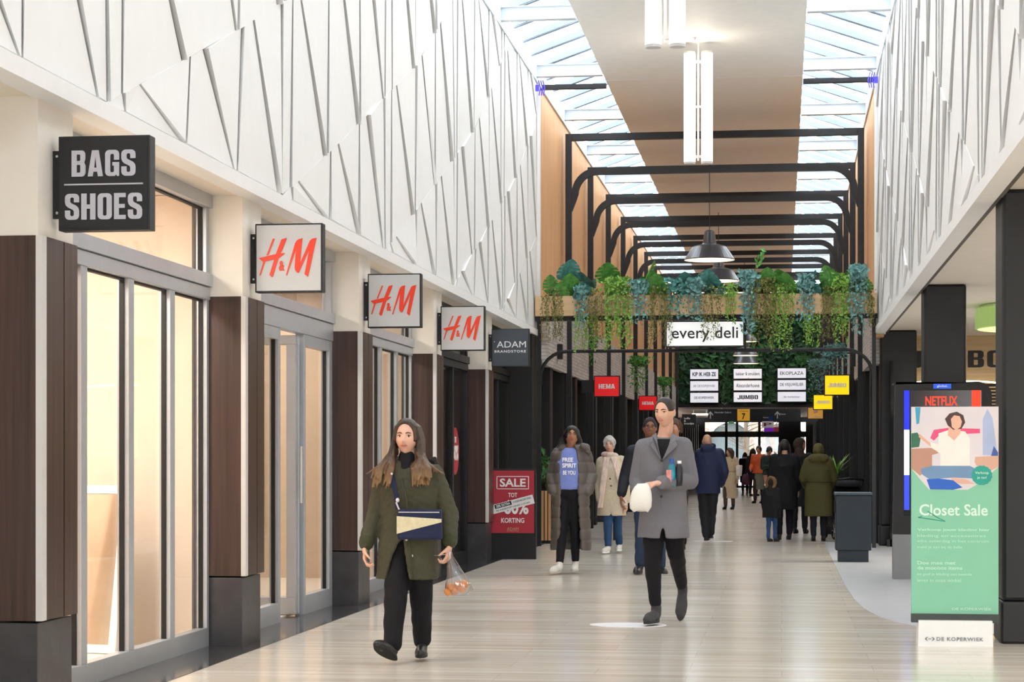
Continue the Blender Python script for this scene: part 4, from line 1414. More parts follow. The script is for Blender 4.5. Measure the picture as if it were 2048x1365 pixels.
# leaning framed mirror in the cream shop
p = at_x(292, 1270, -5.1)
t = thing('leaning_mirror', 'white framed mirror leaning inside the first shop', 'mirror', (-5.0, 13.9, 0.014), rz=-.25)
R = Matrix.Rotation(-.16, 4, 'X')
fr_ = MB().box(-.36, .36, -.02, .02, 0, .06).box(-.36, .36, -.02, .02, 1.14, 1.2).box(-.36, -.30, -.02, .02, .06, 1.14).box(.30, .36, -.02, .02, .06, 1.14)
obj('frame', MB().extend(fr_, R), M['white'], t)
obj('mirror_glass', MB().extend(MB().box(-.30, .30, -.005, .005, .06, 1.14), R), mat('mirror', '#cfc7bd', .08, .9), t)

# ------------------------------------------------------------------ kiosk, banner, bin on the right
p = at_floor(1785, 1160)
kx, ky = p.x, p.y
t = thing('display_kiosk', 'tall black digital display kiosk with a grey foot behind the green banner', 'display kiosk', (kx + .56, ky + .1, 0))
def rrect(w, h, r, z0, n=8, only_top_right=False):
    pts = [(-w, z0), (w, z0)]
    pts += [(w - r + r * math.cos(a), z0 + h - r + r * math.sin(a)) for a in [PI / 2 * i / n for i in range(n + 1)]]
    pts += [(-w + .03 - .03 * math.cos(a) , z0 + h - .03 + .03 * math.sin(a)) for a in [PI / 2 * i / n for i in range(n + 1)]]
    return pts
obj('body', MB().prism(rrect(.555, 1.75, .16, .52), -.10, .10), M['blackmatte'], t)
obj('foot', MB().prism([(-.555, 0), (.555, 0), (.555, .52), (-.555, .52)], -.095, .095), mat('kiosk_grey', '#77797c', .4, .2), t)
M['screen'] = mat('screen_black', '#0b0b0d', .12)
scr = obj('screen', MB().box(-.43, .44, -.106, -.099, .74, 2.17), M['screen'], t)
scd = MB().box(-.43, -.37, -.110, -.105, 1.72, 2.17)
obj('blue_bar', scd, glow('screen_blue', '#1420e0', .9), scr)
obj('white_bar', MB().box(-.43, -.37, -.110, -.105, 1.20, 1.72), glow('screen_pale', '#c7d3ef', .8), scr)
obj('lower_bar', MB().box(-.43, -.37, -.110, -.105, .80, 1.20), glow('screen_blue_two', '#2a3cc0', .7), scr)
obj('red_block', MB().box(.33, .43, -.110, -.105, 1.85, 2.17), glow('screen_red', '#f03018', .9), scr)
obj('maroon_block', MB().box(-.36, .33, -.109, -.105, 1.85, 2.17), mat('screen_maroon', '#2a1714', .15), scr)
obj('lettering', moved(text('NETFLIX', .36, .105, .004, bold=.02), -.01, -.110, 2.05), glow('screen_red_letters', '#f0341c', .9), scr)
bdg = obj('top_badge', MB().box(-.10, .10, -.106, -.099, 2.19, 2.245), glow('badge_blue', '#1f4fc0', .6), t)
obj('badge_lettering', moved(text('global.', .12, .032, .003, bold=.01), 0, -.107, 2.217), M['letterwhite'], bdg)

p = at_floor(1909, 1291)
t = thing('banner_stand', 'green sale banner on a white foot, before the display kiosk', 'banner', (p.x, p.y, 0))
w2 = .318
obj('foot', MB().prism([(-.275, 0), (.27, 0), (.265, .19), (-.27, .19)], -.12, .12), mat('foot_white', '#e9ecee', .35, vary=.02), t)
obj('foot_lettering', moved(text('DE KOPERWIEK', .34, .028, .003, bold=.012, spacing=1.15), .03, -.121, .055).extend(moved(text('(-)', .07, .028, .003, bold=.02), -.19, -.121, .055)), mat('grey_letters', '#7b7f85', .5), t)
obj('base_rail', MB().box(-w2, w2, -.05, .05, .17, .235), mat('banner_rail', '#39403f', .5), t)
M['mint'] = mat('banner_mint', '#7fc3a4', .45, vary=.02)
ps = obj('poster', MB().box(-w2, w2, -.03, .03, .225, 1.78), M['mint'], t)
def shape(name, pts, material, dz):
    """flat print on the banner: px, py in the banner's own picture (0..1000, 0..1365)"""
    q = [((x - 578) / 945 * 2 * w2, 1.78 - (y - 345) / 945 * 2 * w2) for x, y in pts]
    return obj(name, MB().prism(q, -.030 - dz, -.030), material, ps)
def pm(n, c):
    return mat('print_' + n, c, .5, vary=.03)
pic = pm('room', '#d9d2d8')
shape('photo_background', [(105, 345), (1051, 345), (1051, 1010), (860, 1180), (720, 1265), (300, 1265), (200, 1150), (105, 1030)], pic, .0010)
shape('print_curtain', [(145, 350), (205, 350), (190, 530), (160, 540)], pm('teal', '#3f9fc0'), .0016)
shape('print_chair', [(350, 600), (500, 580), (850, 590), (850, 640), (600, 650), (420, 650), (350, 720), (310, 690)], pm('pink', '#e0507e'), .0016)
shape('print_shirt_hanger', [(930, 370), (985, 470), (1035, 830), (1040, 890), (880, 880), (880, 480)], pm('paleblue', '#a9b8da'), .0016)
shape('print_jeans_folded', [(1000, 780), (1045, 850), (1045, 890), (970, 890)], pm('denimdark', '#3d5a9a'), .0018)
shape('print_plant', [(105, 640), (170, 630), (205, 690), (190, 790), (105, 800)], pm('plant', '#2f6a50'), .0017)
shape('print_box', [(105, 810), (360, 800), (400, 860), (330, 880), (330, 1000), (200, 1110), (105, 1030)], pm('carton', '#b98c78'), .0018)
shape('print_box_right', [(800, 900), (1051, 890), (1051, 1010), (880, 1100), (790, 960)], pm('cartonlight', '#d3a893'), .0018)
shape('print_arm', [(190, 640), (300, 740), (400, 780), (410, 850), (330, 800), (185, 680)], pm('skin', '#dca890'), .0020)
shape('print_blouse', [(400, 640), (520, 600), (690, 620), (740, 700), (740, 1000), (420, 1000), (420, 860), (320, 800), (310, 740), (400, 760)], pm('blouse', '#efe6df'), .0022)
shape('print_neck', [(515, 540), (640, 560), (640, 640), (570, 720), (500, 660)], pm('skintwo', '#e3b39c'), .0025)
shape('print_hair', [(470, 480), (520, 420), (600, 400), (670, 440), (690, 520), (650, 590), (560, 600), (500, 550)], pm('hair', '#4a3030'), .0026)
shape('print_face', [(535, 480), (570, 440), (630, 450), (655, 510), (640, 570), (590, 605), (545, 570)], pm('face', '#e2b29a'), .0029)
shape('print_jeans', [(210, 1030), (330, 1000), (740, 1000), (860, 1060), (800, 1140), (560, 1130), (300, 1150), (215, 1090)], pm('denim', '#6d8fb4'), .0024)
shape('print_foot', [(540, 1130), (700, 1150), (800, 1200), (640, 1200), (540, 1170)], pm('foot', '#dcae9c'), .0026)
shape('print_blue_cloth', [(270, 1150), (400, 1140), (560, 1160), (660, 1240), (560, 1265), (310, 1262)], pm('blue', '#1f5fc0'), .0027)
shape('print_badge', [(870 + 110 * math.cos(a) * (1 + .05 * (i % 2)), 1105 + 105 * math.sin(a) * (1 + .05 * (i % 2))) for i, a in enumerate([2 * PI * k / 32 for k in range(32)])], pm('badge', '#1f9f90'), .0032)
def btext(s, x, z, w, h, m_, bold=.01, nm='lettering'):
    return obj(nm, moved(text(s, w, h, .0018, bold=bold), x, -.0302, z), m_, ps)
mint2 = mat('banner_pale_print', '#b9e2cd', .5)
obj('badge_lettering', moved(text('Verkoop', .10, .026, .001, bold=.02).extend(moved(text('je tas!', .07, .024, .001, bold=.02), 0, 0, -.035)), .197, -.0334, 1.285), mint2, ps)
btext('Closet Sale', -.01, 1.01, .50, .085, mat('banner_white_print', '#d6efe2', .5), .015)
obj('hanger_print', MB().tube([(-.20, -.0305, 1.0), (-.13, -.0305, .955), (-.07, -.0305, .925), (-.27, -.0305, .955), (-.24, -.0305, .965)], .004, 5), pm('hanger', '#2f9a88'), ps)
for s, z, w, b in (('Verkoop jouw kleding hier', .86, .53, .02), ('kleding en accessoires', .815, .50, .0), ('elke zaterdag in het centrum', .775, .52, .0), ('meld je aan bij de balie', .73, .33, .0),
                   ('Doe mee met', .615, .28, .02), ('de mooiste items', .577, .33, .02), ('en geef je kleding een tweede', .528, .40, .0), ('leven in onze winkel', .485, .32, .0)):
    btext(s, -.275 + w / 2, z, w, .026, mint2, b)
btext('DE KOPERWIEK', .125, .272, .29, .02, mint2, .01)

p = at_floor(1704, 1126)
t = thing('waste_bin', 'dark slate blue square waste bin standing on the floor on the right', 'waste bin', (p.x + .02, p.y + .25, 0))
M['slate'] = mat('slate_blue_metal', '#27313b', .4, .2, vary=.04)
obj('body', MB().box(-.235, .235, -.235, .235, .16, .90), M['slate'], t, bevel=.012)
obj('plinth', MB().box(-.20, .20, -.20, .20, 0, .16), M['slate'], t, bevel=.006)
obj('lid', MB().box(-.25, .25, -.25, .25, .90, .935), mat('lid_grey', '#46525c', .35, .3), t, bevel=.006)
obj('opening', MB().box(-.249, -.236, -.14, .14, .66, .82), M['gasket'], t)

# slatted planter and standing table on the left, behind the walkers
def slat_planter(px, py, w, h, label, plant_label, seed):
    p = at_floor(px, py)
    t = thing('slatted_planter', label, 'planter', (p.x, p.y + .2, 0))
    s = MB()
    n = 5
    for i in range(n):
        x = -w / 2 + w * (i + .5) / n
        s.box(x - w / n * .36, x + w / n * .36, -.21, -.19, .05, h)
    for i in range(4):
        y = -.2 + .4 * (i + .5) / 4
        s.box(w / 2 - .01, w / 2 + .01, y - .035, y + .035, .05, h)
    obj('slats', s, M['timber'], t)
    obj('box', MB().box(-w / 2, w / 2 - .012, -.188, .2, 0, h), M['blackmatte'], t)
    q = thing('leafy_plant', plant_label, 'plant', (p.x, p.y + .2, h))
    rr = random.Random(seed)
    lf, st = MB(), MB()
    for k in range(14):
        a = rr.uniform(0, 6.28)
        L = rr.uniform(.35, .75)
        tip = Vector((math.cos(a) * .22, math.sin(a) * .15, L))
        st.tube([(0, 0, -.01), tip * .5 + Vector((0, 0, .08)), tip], .006, 4)
        for m_ in range(9):
            leaf_small(lf, tip * (.35 + .65 * m_ / 8) + Vector((rr.uniform(-.08, .08), rr.uniform(-.08, .08), rr.uniform(-.04, .06))), rr.uniform(.05, .09), rr, .4)
    obj('stem', st, M['stem'], q)
    obj('leaves', lf, M['leafmid'], q, recalc=False)
slat_planter(1092, 1088, .30, .86, 'timber slatted planter on the floor left of the woman in the long grey coat', 'leafy plant in the timber slatted planter on the left', 5)
p = at_floor(1197, 1081)
t = thing('standing_table', 'black standing table between the two walking women', 'table', (p.x, p.y + .25, 0))
obj('table_top', MB().box(-.45, .30, -.3, .3, 1.0, 1.04), M['blackmatte'], t)
for x, y in ((-.42, -.27), (.27, -.27), (-.42, .27), (.27, .27)):
    obj('leg', MB().box(x - .02, x + .02, y - .02, y + .02, 0, 1.0), M['blackmatte'], t)
obj('rail', MB().box(-.42, .27, -.28, -.26, .33, .37), M['blackmatte'], t)
obj('rail', MB().box(-.42, .27, .26, .28, .33, .37), M['blackmatte'], t)
p = at_floor(1665, 1050)
q = thing('spiky_plant', 'spiky plant in a pot behind the woman in the olive parka', 'plant', (0.98, 37.6, 0))
lf = MB()
rr = random.Random(12)
for k in range(26):
    a = rr.uniform(0, 6.28); L = rr.uniform(.25, .5); sp = rr.uniform(.12, .34)
    tip = Vector((math.cos(a) * sp, math.sin(a) * sp, 1.0 + L)); mid = Vector((math.cos(a) * sp * .4, math.sin(a) * sp * .4, 1.0 + L * .6))
    wv = Vector((-math.sin(a), math.cos(a), 0)) * .03
    lf.add([Vector((0, 0, 1.0)) - wv, Vector((0, 0, 1.0)) + wv, mid + wv, mid - wv, tip], [(0, 1, 2, 3), (3, 2, 4)])
obj('leaves', lf, M['leafbright'], q, recalc=False)
obj('pot', MB().lathe([(.001, 0), (.18, 0), (.22, 1.0), (.20, 1.02), (.19, .98), (.001, .96)], 24), M['blackmatte'], q, smooth=True)
for px, py, X, sg_, lab in ((1115, 704, XL + .09, 1, 'small black speaker on the left brick band'), (1711, 720, XR - .09, -1, 'small black speaker on the right brick band')):
    p = at_x(px, py, X)
    o = obj('wall_speaker', MB().box(min(0, sg_ * .09), max(0, sg_ * .09), -.07, .07, -.13, .13), M['blackmatte'], loc=p, bevel=.01)
    tag(o, lab, 'speaker')
# sprinkler heads
for px, py, lab in ((1390, 75, 'small sprinkler head in the ceiling band between the tube lights'),):
    k = (px - 1024) / F
    d = (7.45 - EYE) * F / (916 - py)
    o = obj('sprinkler_head', MB().lathe([(.03, 0), (.03, -.01), (.012, -.015), (.012, -.05), (.025, -.055), (.001, -.06)], 12), M['strip'], loc=(d * (-SY + k * CY), d * (CY + k * SY), 7.45))
    tag(o, lab, 'sprinkler')
# purple wire decorations at the ends of the fascias
M['purple'] = mat('purple_wire', '#4a3fc4', .4, emit='#4038d0', estr=.3)
for x, sgn, lab in ((XL + .07, 1, 'small violet wire decoration at the top end of the left fascia'), (XR - .07, -1, 'small violet wire decoration at the top end of the right fascia')):
    m = MB()
    for k in range(3):
        m.tube([(sgn * k * .035, 0, -.12), (sgn * (k * .035 + .02), .0, .0), (sgn * (k * .035 - .01), 0, .12)], .010, 6)
    m.box(min(0, -sgn * .06), max(0, -sgn * .06), -.01, .01, -.05, .05)
    o = obj('wire_decoration', m, M['purple'], loc=(x, YEND - .35, 7.25))
    tag(o, lab, 'decoration')
# ------------------------------------------------------------------ people: building blocks
def V(*a):
    return Vector(a)


def remeshed(name, mb, voxel, smooth=3, factor=.5):
    """one continuous skin over overlapping closed shapes"""
    me = mesh_of(name, mb)
    o = bpy.data.objects.new(name, me)
    COL.objects.link(o)
    r = o.modifiers.new('skin', 'REMESH')
    r.mode = 'VOXEL'
    r.voxel_size = voxel
    r.use_smooth_shade = True
    if smooth:
        s = o.modifiers.new('smooth', 'SMOOTH')
        s.factor = factor
        s.iterations = smooth
    dg = bpy.context.evaluated_depsgraph_get()
    out = bpy.data.meshes.new_from_object(o.evaluated_get(dg))
    bpy.data.objects.remove(o)
    bpy.data.meshes.remove(me)
    out.name = name
    return out


def displaced(me, fn):
    n = len(me.vertices)
    co = np.empty(n * 3, np.float32)
    no = np.empty(n * 3, np.float32)
    me.vertices.foreach_get('co', co)
    me.vertices.foreach_get('normal', no)
    co = co.reshape(-1, 3)
    no = no.reshape(-1, 3)
    d = fn(co, no)
    co = co + no * d[:, None]
    me.vertices.foreach_set('co', co.ravel())
    me.update()


def pnoise(co, f, seed=0):
    """cheap smooth noise from a few sines, for folds"""
    x, y, z = co[:, 0] * f[0] + seed, co[:, 1] * f[1] + seed * 1.7, co[:, 2] * f[2] + seed * .6
    return (np.sin(x + 1.3 * np.sin(z * .7)) * np.sin(z + 1.1 * np.sin(y)) + .6 * np.sin(2.1 * y + 1.7 * z + np.sin(1.9 * x)) + .4 * np.sin(3.3 * x - 2.3 * z + 2 * np.sin(1.3 * y))) / 2.0


def garment(name, mb, material, parent, voxel=.012, smooth=4, fold=.006, freq=(14, 14, 9), quilt=None, seed=0, label=None):
    me = remeshed(name, mb, voxel, smooth)
    def fn(co, no):
        d = fold * pnoise(co, freq, seed)
        if quilt:
            sp, dep, slant = quilt
            u = (co[:, 2] + slant * np.abs(co[:, 0])) / sp
            w = np.abs(np.sin(np.pi * u))
            d = d - dep * np.exp(-(w / .28) ** 2) + dep * .35 * w
        return d
    if fold or quilt:
        displaced(me, fn)
    o = bpy.data.objects.new(name, me)
    me.materials.clear()
    me.materials.append(material)
    me.polygons.foreach_set('use_smooth', [True] * len(me.polygons))
    COL.objects.link(o)
    o.parent = parent
    if label:
        o['label'] = label
    return o


def trunk(rings, n=36, p=2.3):
    """closed loft of rounded cross sections: (z, rx, ry, cx, cy)"""
    out = []
    for z, rx, ry, cx, cy in rings:
        q = []
        for k in range(n):
            a = 2 * PI * k / n
            c, s = math.cos(a), math.sin(a)
            q.append((cx + rx * math.copysign(abs(c) ** (2 / p), c), cy + ry * math.copysign(abs(s) ** (2 / p), s), z))
        out.append(q)
    return MB().loft(out)


def open_trunk(rings, thick=.026, n=34, p=2.3):
    """coat wall open at the front: (z, rx, ry, cx, cy, gap_left, gap_right) with gaps in radians from the middle front"""
    out = []
    for z, rx, ry, cx, cy, ga, gb in rings:
        o, i = [], []
        for k in range(n + 1):
            a = -PI / 2 + gb + (2 * PI - ga - gb) * k / n
            c, s = math.cos(a), math.sin(a)
            ux, uy = math.copysign(abs(c) ** (2 / p), c), math.copysign(abs(s) ** (2 / p), s)
            o.append((cx + rx * ux, cy + ry * uy, z))
            i.append((cx + (rx - thick) * ux, cy + (ry - thick) * uy, z))
        out.append(o + i[::-1])
    return MB().loft(out)


def head_point(x, y, z, jaw=1.0, male=False):
    """unit direction -> head surface, face towards -y, about 0.236 tall"""
    X, Y, Z = .074 * x, .094 * y, .118 * z
    if z < 0:
        t = -z
        X *= 1 - (.24 if male else .34) * t ** 2
        Y *= (1 - .10 * t * t) if y < 0 else (1 - .55 * t)
    else:
        c = math.sqrt(x * x + y * y)
        if c > 1e-4:
            X *= c ** -.2
            Y *= c ** -.2
    if y < 0:
        g = math.exp(-(x / .15) ** 2)
        if -.20 <= z <= .16:
            pr = (.16 - z) / .36
        elif -.32 < z < -.20:
            pr = (z + .32) / .12
        else:
            pr = 0
        Y -= .024 * g * pr
        gn = math.exp(-(x / .26) ** 2 - ((z + .22) / .07) ** 2)
        Y -= .006 * gn
        for sx in (-1, 1):
            Y += .011 * math.exp(-((x - sx * .42) / .20) ** 2 - ((z - .07) / .10) ** 2)
            X += sx * .004 * math.exp(-((x - sx * .72) / .2) ** 2 - ((z + .14) / .16) ** 2)
        Y -= .004 * math.exp(-(x / .6) ** 2 - ((z - .24) / .08) ** 2)
        Y -= .006 * math.exp(-(x / .30) ** 2 - ((z + .46) / .10) ** 2)
        Y += .003 * math.exp(-(x / .3) ** 2 - ((z + .62) / .06) ** 2)
        Y -= .010 * math.exp(-(x / .34) ** 2 - ((z + .86) / .14) ** 2)
    return V(X, Y, Z)


def head_grid(fn, nu=44, nv=34):
    vs = []
    for i in range(1, nv):
        a = -PI / 2 + PI * i / nv
        for j in range(nu):
            b = 2 * PI * j / nu
            vs.append(fn(math.cos(a) * math.cos(b), math.cos(a) * math.sin(b), math.sin(a)))
    bot, top = fn(0, 0, -1), fn(0, 0, 1)
    fs = []
    for i in range(nv - 2):
        for j in range(nu):
            k = (j + 1) % nu
            fs.append((i * nu + j, i * nu + k, (i + 1) * nu + k, (i + 1) * nu + j))
    vs += [bot, top]
    nb = len(vs) - 2
    fs += [(nb, (j + 1) % nu, j) for j in range(nu)]
    L = (nv - 2) * nu
    fs += [(L + j, L + (j + 1) % nu, nb + 1) for j in range(nu)]
    return MB().add(vs, fs)


def head_rot(yaw=0, pitch=0, roll=0):
    """yaw > 0 turns the face to the viewer's right, pitch > 0 lifts the chin"""
    return Matrix.Rotation(yaw, 3, 'Z') @ Matrix.Rotation(-pitch, 3, 'X') @ Matrix.Rotation(roll, 3, 'Y')


def sstep(a, b, x):
    t = min(1, max(0, (x - a) / (b - a)))
    return t * t * (3 - 2 * t)


def hair_shell(c, R, s, thick=.016, line=.50, side=-.2, nape=-.55, wave=0.0, male=True, temple=.70):
    """hair that hugs the skull: lies under the skin where the face is"""
    def fn(x, y, z):
        p = head_point(x, y, z, male=male)
        n = V(x / .074, y / .094, z / .118).normalized()
        face = 0.0
        if y < .15:
            e = (x / temple) ** 2 + ((z - line + .78) / .78) ** 2 if z < line else 9
            face = 1 - sstep(.85, 1.12, e)
            if y < 0.14:
                face = max(face, 1 - sstep(side - .15, side + .10, z))
        m = (1 - face) * sstep(nape - .12, nape + .05, z)
        w = wave * (math.sin(23 * x + 9 * z) * math.sin(19 * y + 17 * z))
        return c + R @ ((p + n * (-.010 + (thick + .010 + w) * m)) * s)
    return head_grid(fn, 52, 40)


def hand(mb, w, d, n, thumb, k=1.0, curl=.35, spread=.05):
    """w wrist, d along the fingers, n the way the palm faces, thumb the side the thumb leaves from (unit vectors)"""
    d = d.normalized()
    n = (n - d * n.dot(d)).normalized()
    s = d.cross(n)
    if s.dot(thumb) < 0:
        s = -s
    pts = []
    for i, off in enumerate((.030, .010, -.010, -.028)):                    # index ... little
        base = w + s * off * .6 * k + d * .012 * k
        kn = w + d * (.092 - .004 * abs(i - 1)) * k + s * off * k
        mb.cap(base, .0135 * k, kn, .0115 * k, 10)
        L = (.040, .045, .041, .032)[i] * k
        p, a = kn, curl * .6
        dirn = (d + s * off * spread * 20 * .1).normalized()
        for q, (f, r0, r1) in enumerate(((1.0, .0092, .0085), (.68, .0085, .0078), (.52, .0078, .0066))):
            v = dirn * math.cos(a) + n * math.sin(a)
            e = p + v * L * f
            mb.cap(p, r0 * k, e, r1 * k, 10)
            p = e
            a += curl * (1.0 + .12 * i)
    b0 = w + s * .020 * k + d * .022 * k
    t1 = b0 + (s * .75 + d * .65 + n * .25).normalized() * .040 * k
    t2 = t1 + (s * .30 + d * .85 + n * (.3 + .5 * curl)).normalized() * .032 * k
    t3 = t2 + (d * .85 + n * (.3 + .7 * curl) - s * .1).normalized() * .024 * k
    mb.cap(b0, .0150 * k, t1, .0115 * k, 10).cap(t1, .0115 * k, t2, .0095 * k, 10).cap(t2, .0095 * k, t3, .0075 * k, 10)
    mb.cap(w - d * .03 * k, .024 * k, w + d * .03 * k, .020 * k, 12)


def shoe_mb(L=.28, k=1.0, boot=.0):
    """right-way-up shoe: sole centre of heel at origin, toe towards -y"""
    m = MB()
    m.ell((0, -.015, .045), (.036, .045, .045))
    m.chain([V(0, -.01, .05), V(0, -.09, .05), V(0, -.16, .040), V(0, -.205, .032)], [.038, .042, .043, .033])
    m.ell((0, -.165, .030), (.047, .065, .028))
    m.chain([V(0, .0, .06), V(0, .0, .105 + boot)], [.040, .041])
    return m.extend(MB()) if False else m


def sole_mb():
    out = []
    pts = []
    for i in range(28):
        a = 2 * PI * i / 28
        y = -.10 + .142 * math.sin(a)
        w = .046 * (1 - .22 * max(0, math.sin(a)) - .04 * math.cos(2 * a))
        pts.append((w * math.cos(a), y))
    return MB().loft([[(x, y, 0) for x, y in pts], [(x * 1.03, y * 1.01, .018) for x, y in pts], [(x, y, .026) for x, y in pts]])


def frame_of(fwd, up):
    """matrix whose -y is fwd and z is up"""
    f = fwd.normalized()
    u = (up - f * up.dot(f)).normalized()
    y = -f
    x = y.cross(u)
    return Matrix((x, y, u)).transposed()


class Person:
    def __init__(s, label, loc, rz=0.0, H=1.75, skin='#d9a88e', **over):
        s.k = k = H / 1.75
        s.H = H
        s.t = thing('person', label, 'person', loc, rz)
        s.loc = Vector(loc)
        s.rz = rz
        s.skin = mat('skin', skin, .5, vary=.05, scale=12)
        J = dict(pelvis=V(0, 0, .93), waist=V(0, 0, 1.10), chest=V(0, 0, 1.30), neck=V(0, .01, 1.47), head=V(0, -.015, 1.632),
                 sa=V(-.175, 0, 1.42), sb=V(.175, 0, 1.42), ea=V(-.225, .03, 1.14), eb=V(.225, .03, 1.14), wa=V(-.235, -.03, .90), wb=V(.235, -.03, .90),
                 ha=V(-.085, 0, .92), hb=V(.085, 0, .92), ka=V(-.095, -.02, .49), kb=V(.095, -.02, .49), aa=V(-.10, 0, .085), ab=V(.10, 0, .085))
        J = {a: v * k for a, v in J.items()}
        J.update({a: v for a, v in over.items() if isinstance(v, Vector)})
        s.J = J
        s.yaw, s.pitch, s.roll = over.get('yaw', 0), over.get('pitch', 0), over.get('roll', 0)
        s.R = head_rot(s.yaw, s.pitch, s.roll)
        s.hs = over.get('hs', 1.0) * k
        s.male = over.get('male', False)

    def body(s, voxel=.006, ga=None, gb=None, curl=.35, hands=True):
        J, k = s.J, s.k
        m = MB()
        m.ell(J['pelvis'], (.135 * k, .095 * k, .11 * k)).ell(J['waist'], (.12 * k, .085 * k, .13 * k)).ell(J['chest'], (.145 * k, .095 * k, .17 * k))
        m.cap(J['chest'] + V(0, 0, .08 * k), .09 * k, J['neck'], .055 * k)
        for q in 'ab':
            m.cap(J['neck'] - V(0, 0, .05 * k), .05 * k, J['s' + q], .048 * k)
            m.chain([J['s' + q], J['e' + q], J['w' + q]], [.046 * k, .036 * k, .025 * k])
            m.chain([J['h' + q], J['k' + q], J['a' + q]], [.075 * k, .05 * k, .034 * k])
        hc = J['head']
        m.chain([J['neck'] - V(0, 0, .02 * k), hc + s.R @ V(0, .022, -.075) * s.hs], [.058 * k, .055 * s.hs])
        m.extend(head_grid(lambda x, y, z: hc + s.R @ (head_point(x, y, z, male=s.male) * s.hs)))
        for sx in (-1, 1):
            m.ell(hc + s.R @ V(sx * .074, .012, -.002) * s.hs, (.009 * s.hs, .018 * s.hs, .031 * s.hs), s.R @ Matrix.Rotation(sx * -.35, 3, 'Z'))
        if hands:
            for q, g in (('a', ga), ('b', gb)):
                if g is False:
                    continue
                w, e = J['w' + q], J['e' + q]
                d = (w - e).normalized()
                sgn = 1 if q == 'a' else -1
                dd, nn, th, cu = g if g else (d, V(sgn * .8, .5, 0), V(0, -1, 0), curl)
                hand(m, w + d * .02 * k, dd, nn, th, k * 1.0, cu)
        me = remeshed('body', m, voxel, 2, .5)
        me.materials.clear()
        me.materials.append(s.skin)
        me.polygons.foreach_set('use_smooth', [True] * len(me.polygons))
        o = bpy.data.objects.new('body', me)
        COL.objects.link(o)
        o.parent = s.t
        s.b = o
        return s

    def hp(s, x, y, z):
        return s.J['head'] + s.R @ (V(x, y, z) * s.hs)

    def face(s, iris='#4a3324', brow='#3a2a20', lip='#b0695c', lidded=.0, glasses=None):
        for sx in (-1, 1):
            c = s.hp(sx * .031, -.0695, .009)
            R = s.R
            e = obj('eye', MB().ell(c, (.0135 * s.hs, .0115 * s.hs, .0085 * s.hs * (1 - lidded)), R, 14, 10), M['eyewhite'], s.t, smooth=True)
            ic = s.hp(sx * .031 + .001, -.0778, .0085)
            obj('iris', MB().ell(ic, (.0062 * s.hs, .0042 * s.hs, .0065 * s.hs * (1 - lidded)), R, 12, 8), mat('iris', iris, .2), e, smooth=True)
            obj('eyelash', MB().tube([s.hp(sx * (.031 - .014), -.0795, .0125), s.hp(sx * .031, -.0845, .0175 - .005 * lidded), s.hp(sx * (.031 + .015), -.0765, .0125)], .0022 * s.hs, 6), M['lash'], s.t, smooth=True)
            obj('eyebrow', MB().tube([s.hp(sx * .013, -.0915, .029), s.hp(sx * .028, -.0905, .034), s.hp(sx * .049, -.0795, .030)], [.0036 * s.hs, .0040 * s.hs, .0022 * s.hs], 8), mat('brow', brow, .8), s.t, smooth=True)
        lp = MB()
        lp.tube([s.hp(-.024, -.0855, -.0535), s.hp(-.012, -.0945, -.0510), s.hp(0, -.0965, -.0520), s.hp(.012, -.0945, -.0510), s.hp(.024, -.0855, -.0535)], [.0015 * s.hs, .0034 * s.hs, .0036 * s.hs, .0034 * s.hs, .0015 * s.hs], 8)
        lp.tube([s.hp(-.022, -.0855, -.0555), s.hp(-.011, -.0935, -.0585), s.hp(0, -.0950, -.0595), s.hp(.011, -.0935, -.0585), s.hp(.022, -.0855, -.0555)], [.0015 * s.hs, .0038 * s.hs, .0042 * s.hs, .0038 * s.hs, .0015 * s.hs], 8)
        obj('lips', lp, mat('lips', lip, .45), s.t, smooth=True)
        if glasses:
            g = MB()
            for sx in (-1, 1):
                g.tube([s.hp(sx * .033 + .022 * math.cos(a), -.098, .006 + .018 * math.sin(a)) for a in [2 * PI * i / 16 for i in range(17)]], .0016, 6)
                g.tube([s.hp(sx * .055, -.097, .010), s.hp(sx * .078, -.02, .012), s.hp(sx * .078, .012, .006)], .0016, 6)
            g.tube([s.hp(-.011, -.098, .010), s.hp(0, -.102, .012), s.hp(.011, -.098, .010)], .0016, 6)
            obj('glasses', g, glasses, s.t)
        return s

    def hair(s, material, voxel=.007, extra=None, smooth=2, fold=.0025, **kw):
        m = hair_shell(s.J['head'], s.R, s.hs, male=s.male, **kw)
        if extra:
            m.extend(extra)
        return garment('hair', m, material, s.t, voxel, smooth, fold, (60, 60, 18), seed=3)

    def trousers(s, material, hipw=.0, r=(.098, .072, .058), voxel=.011, fold=.005, end=.02, label=None, name='trousers'):
        J, k = s.J, s.k
        m = MB()
        m.ell(J['pelvis'] - V(0, 0, .0), ((.165 + hipw) * k, .125 * k, .14 * k))
        for q in 'ab':
            a = J['a' + q]
            kn = J['k' + q]
            end_pt = a + (kn - a).normalized() * end * k
            m.chain([J['h' + q], J['h' + q].lerp(kn, .5), kn, kn.lerp(end_pt, .45), end_pt], [r[0] * k, (r[0] * .55 + r[1] * .45) * k, r[1] * k, (r[1] * .55 + r[2] * .45) * k, r[2] * k])
        return garment(name, m, material, s.t, voxel, 3, fold, (18, 18, 22), seed=5, label=label)

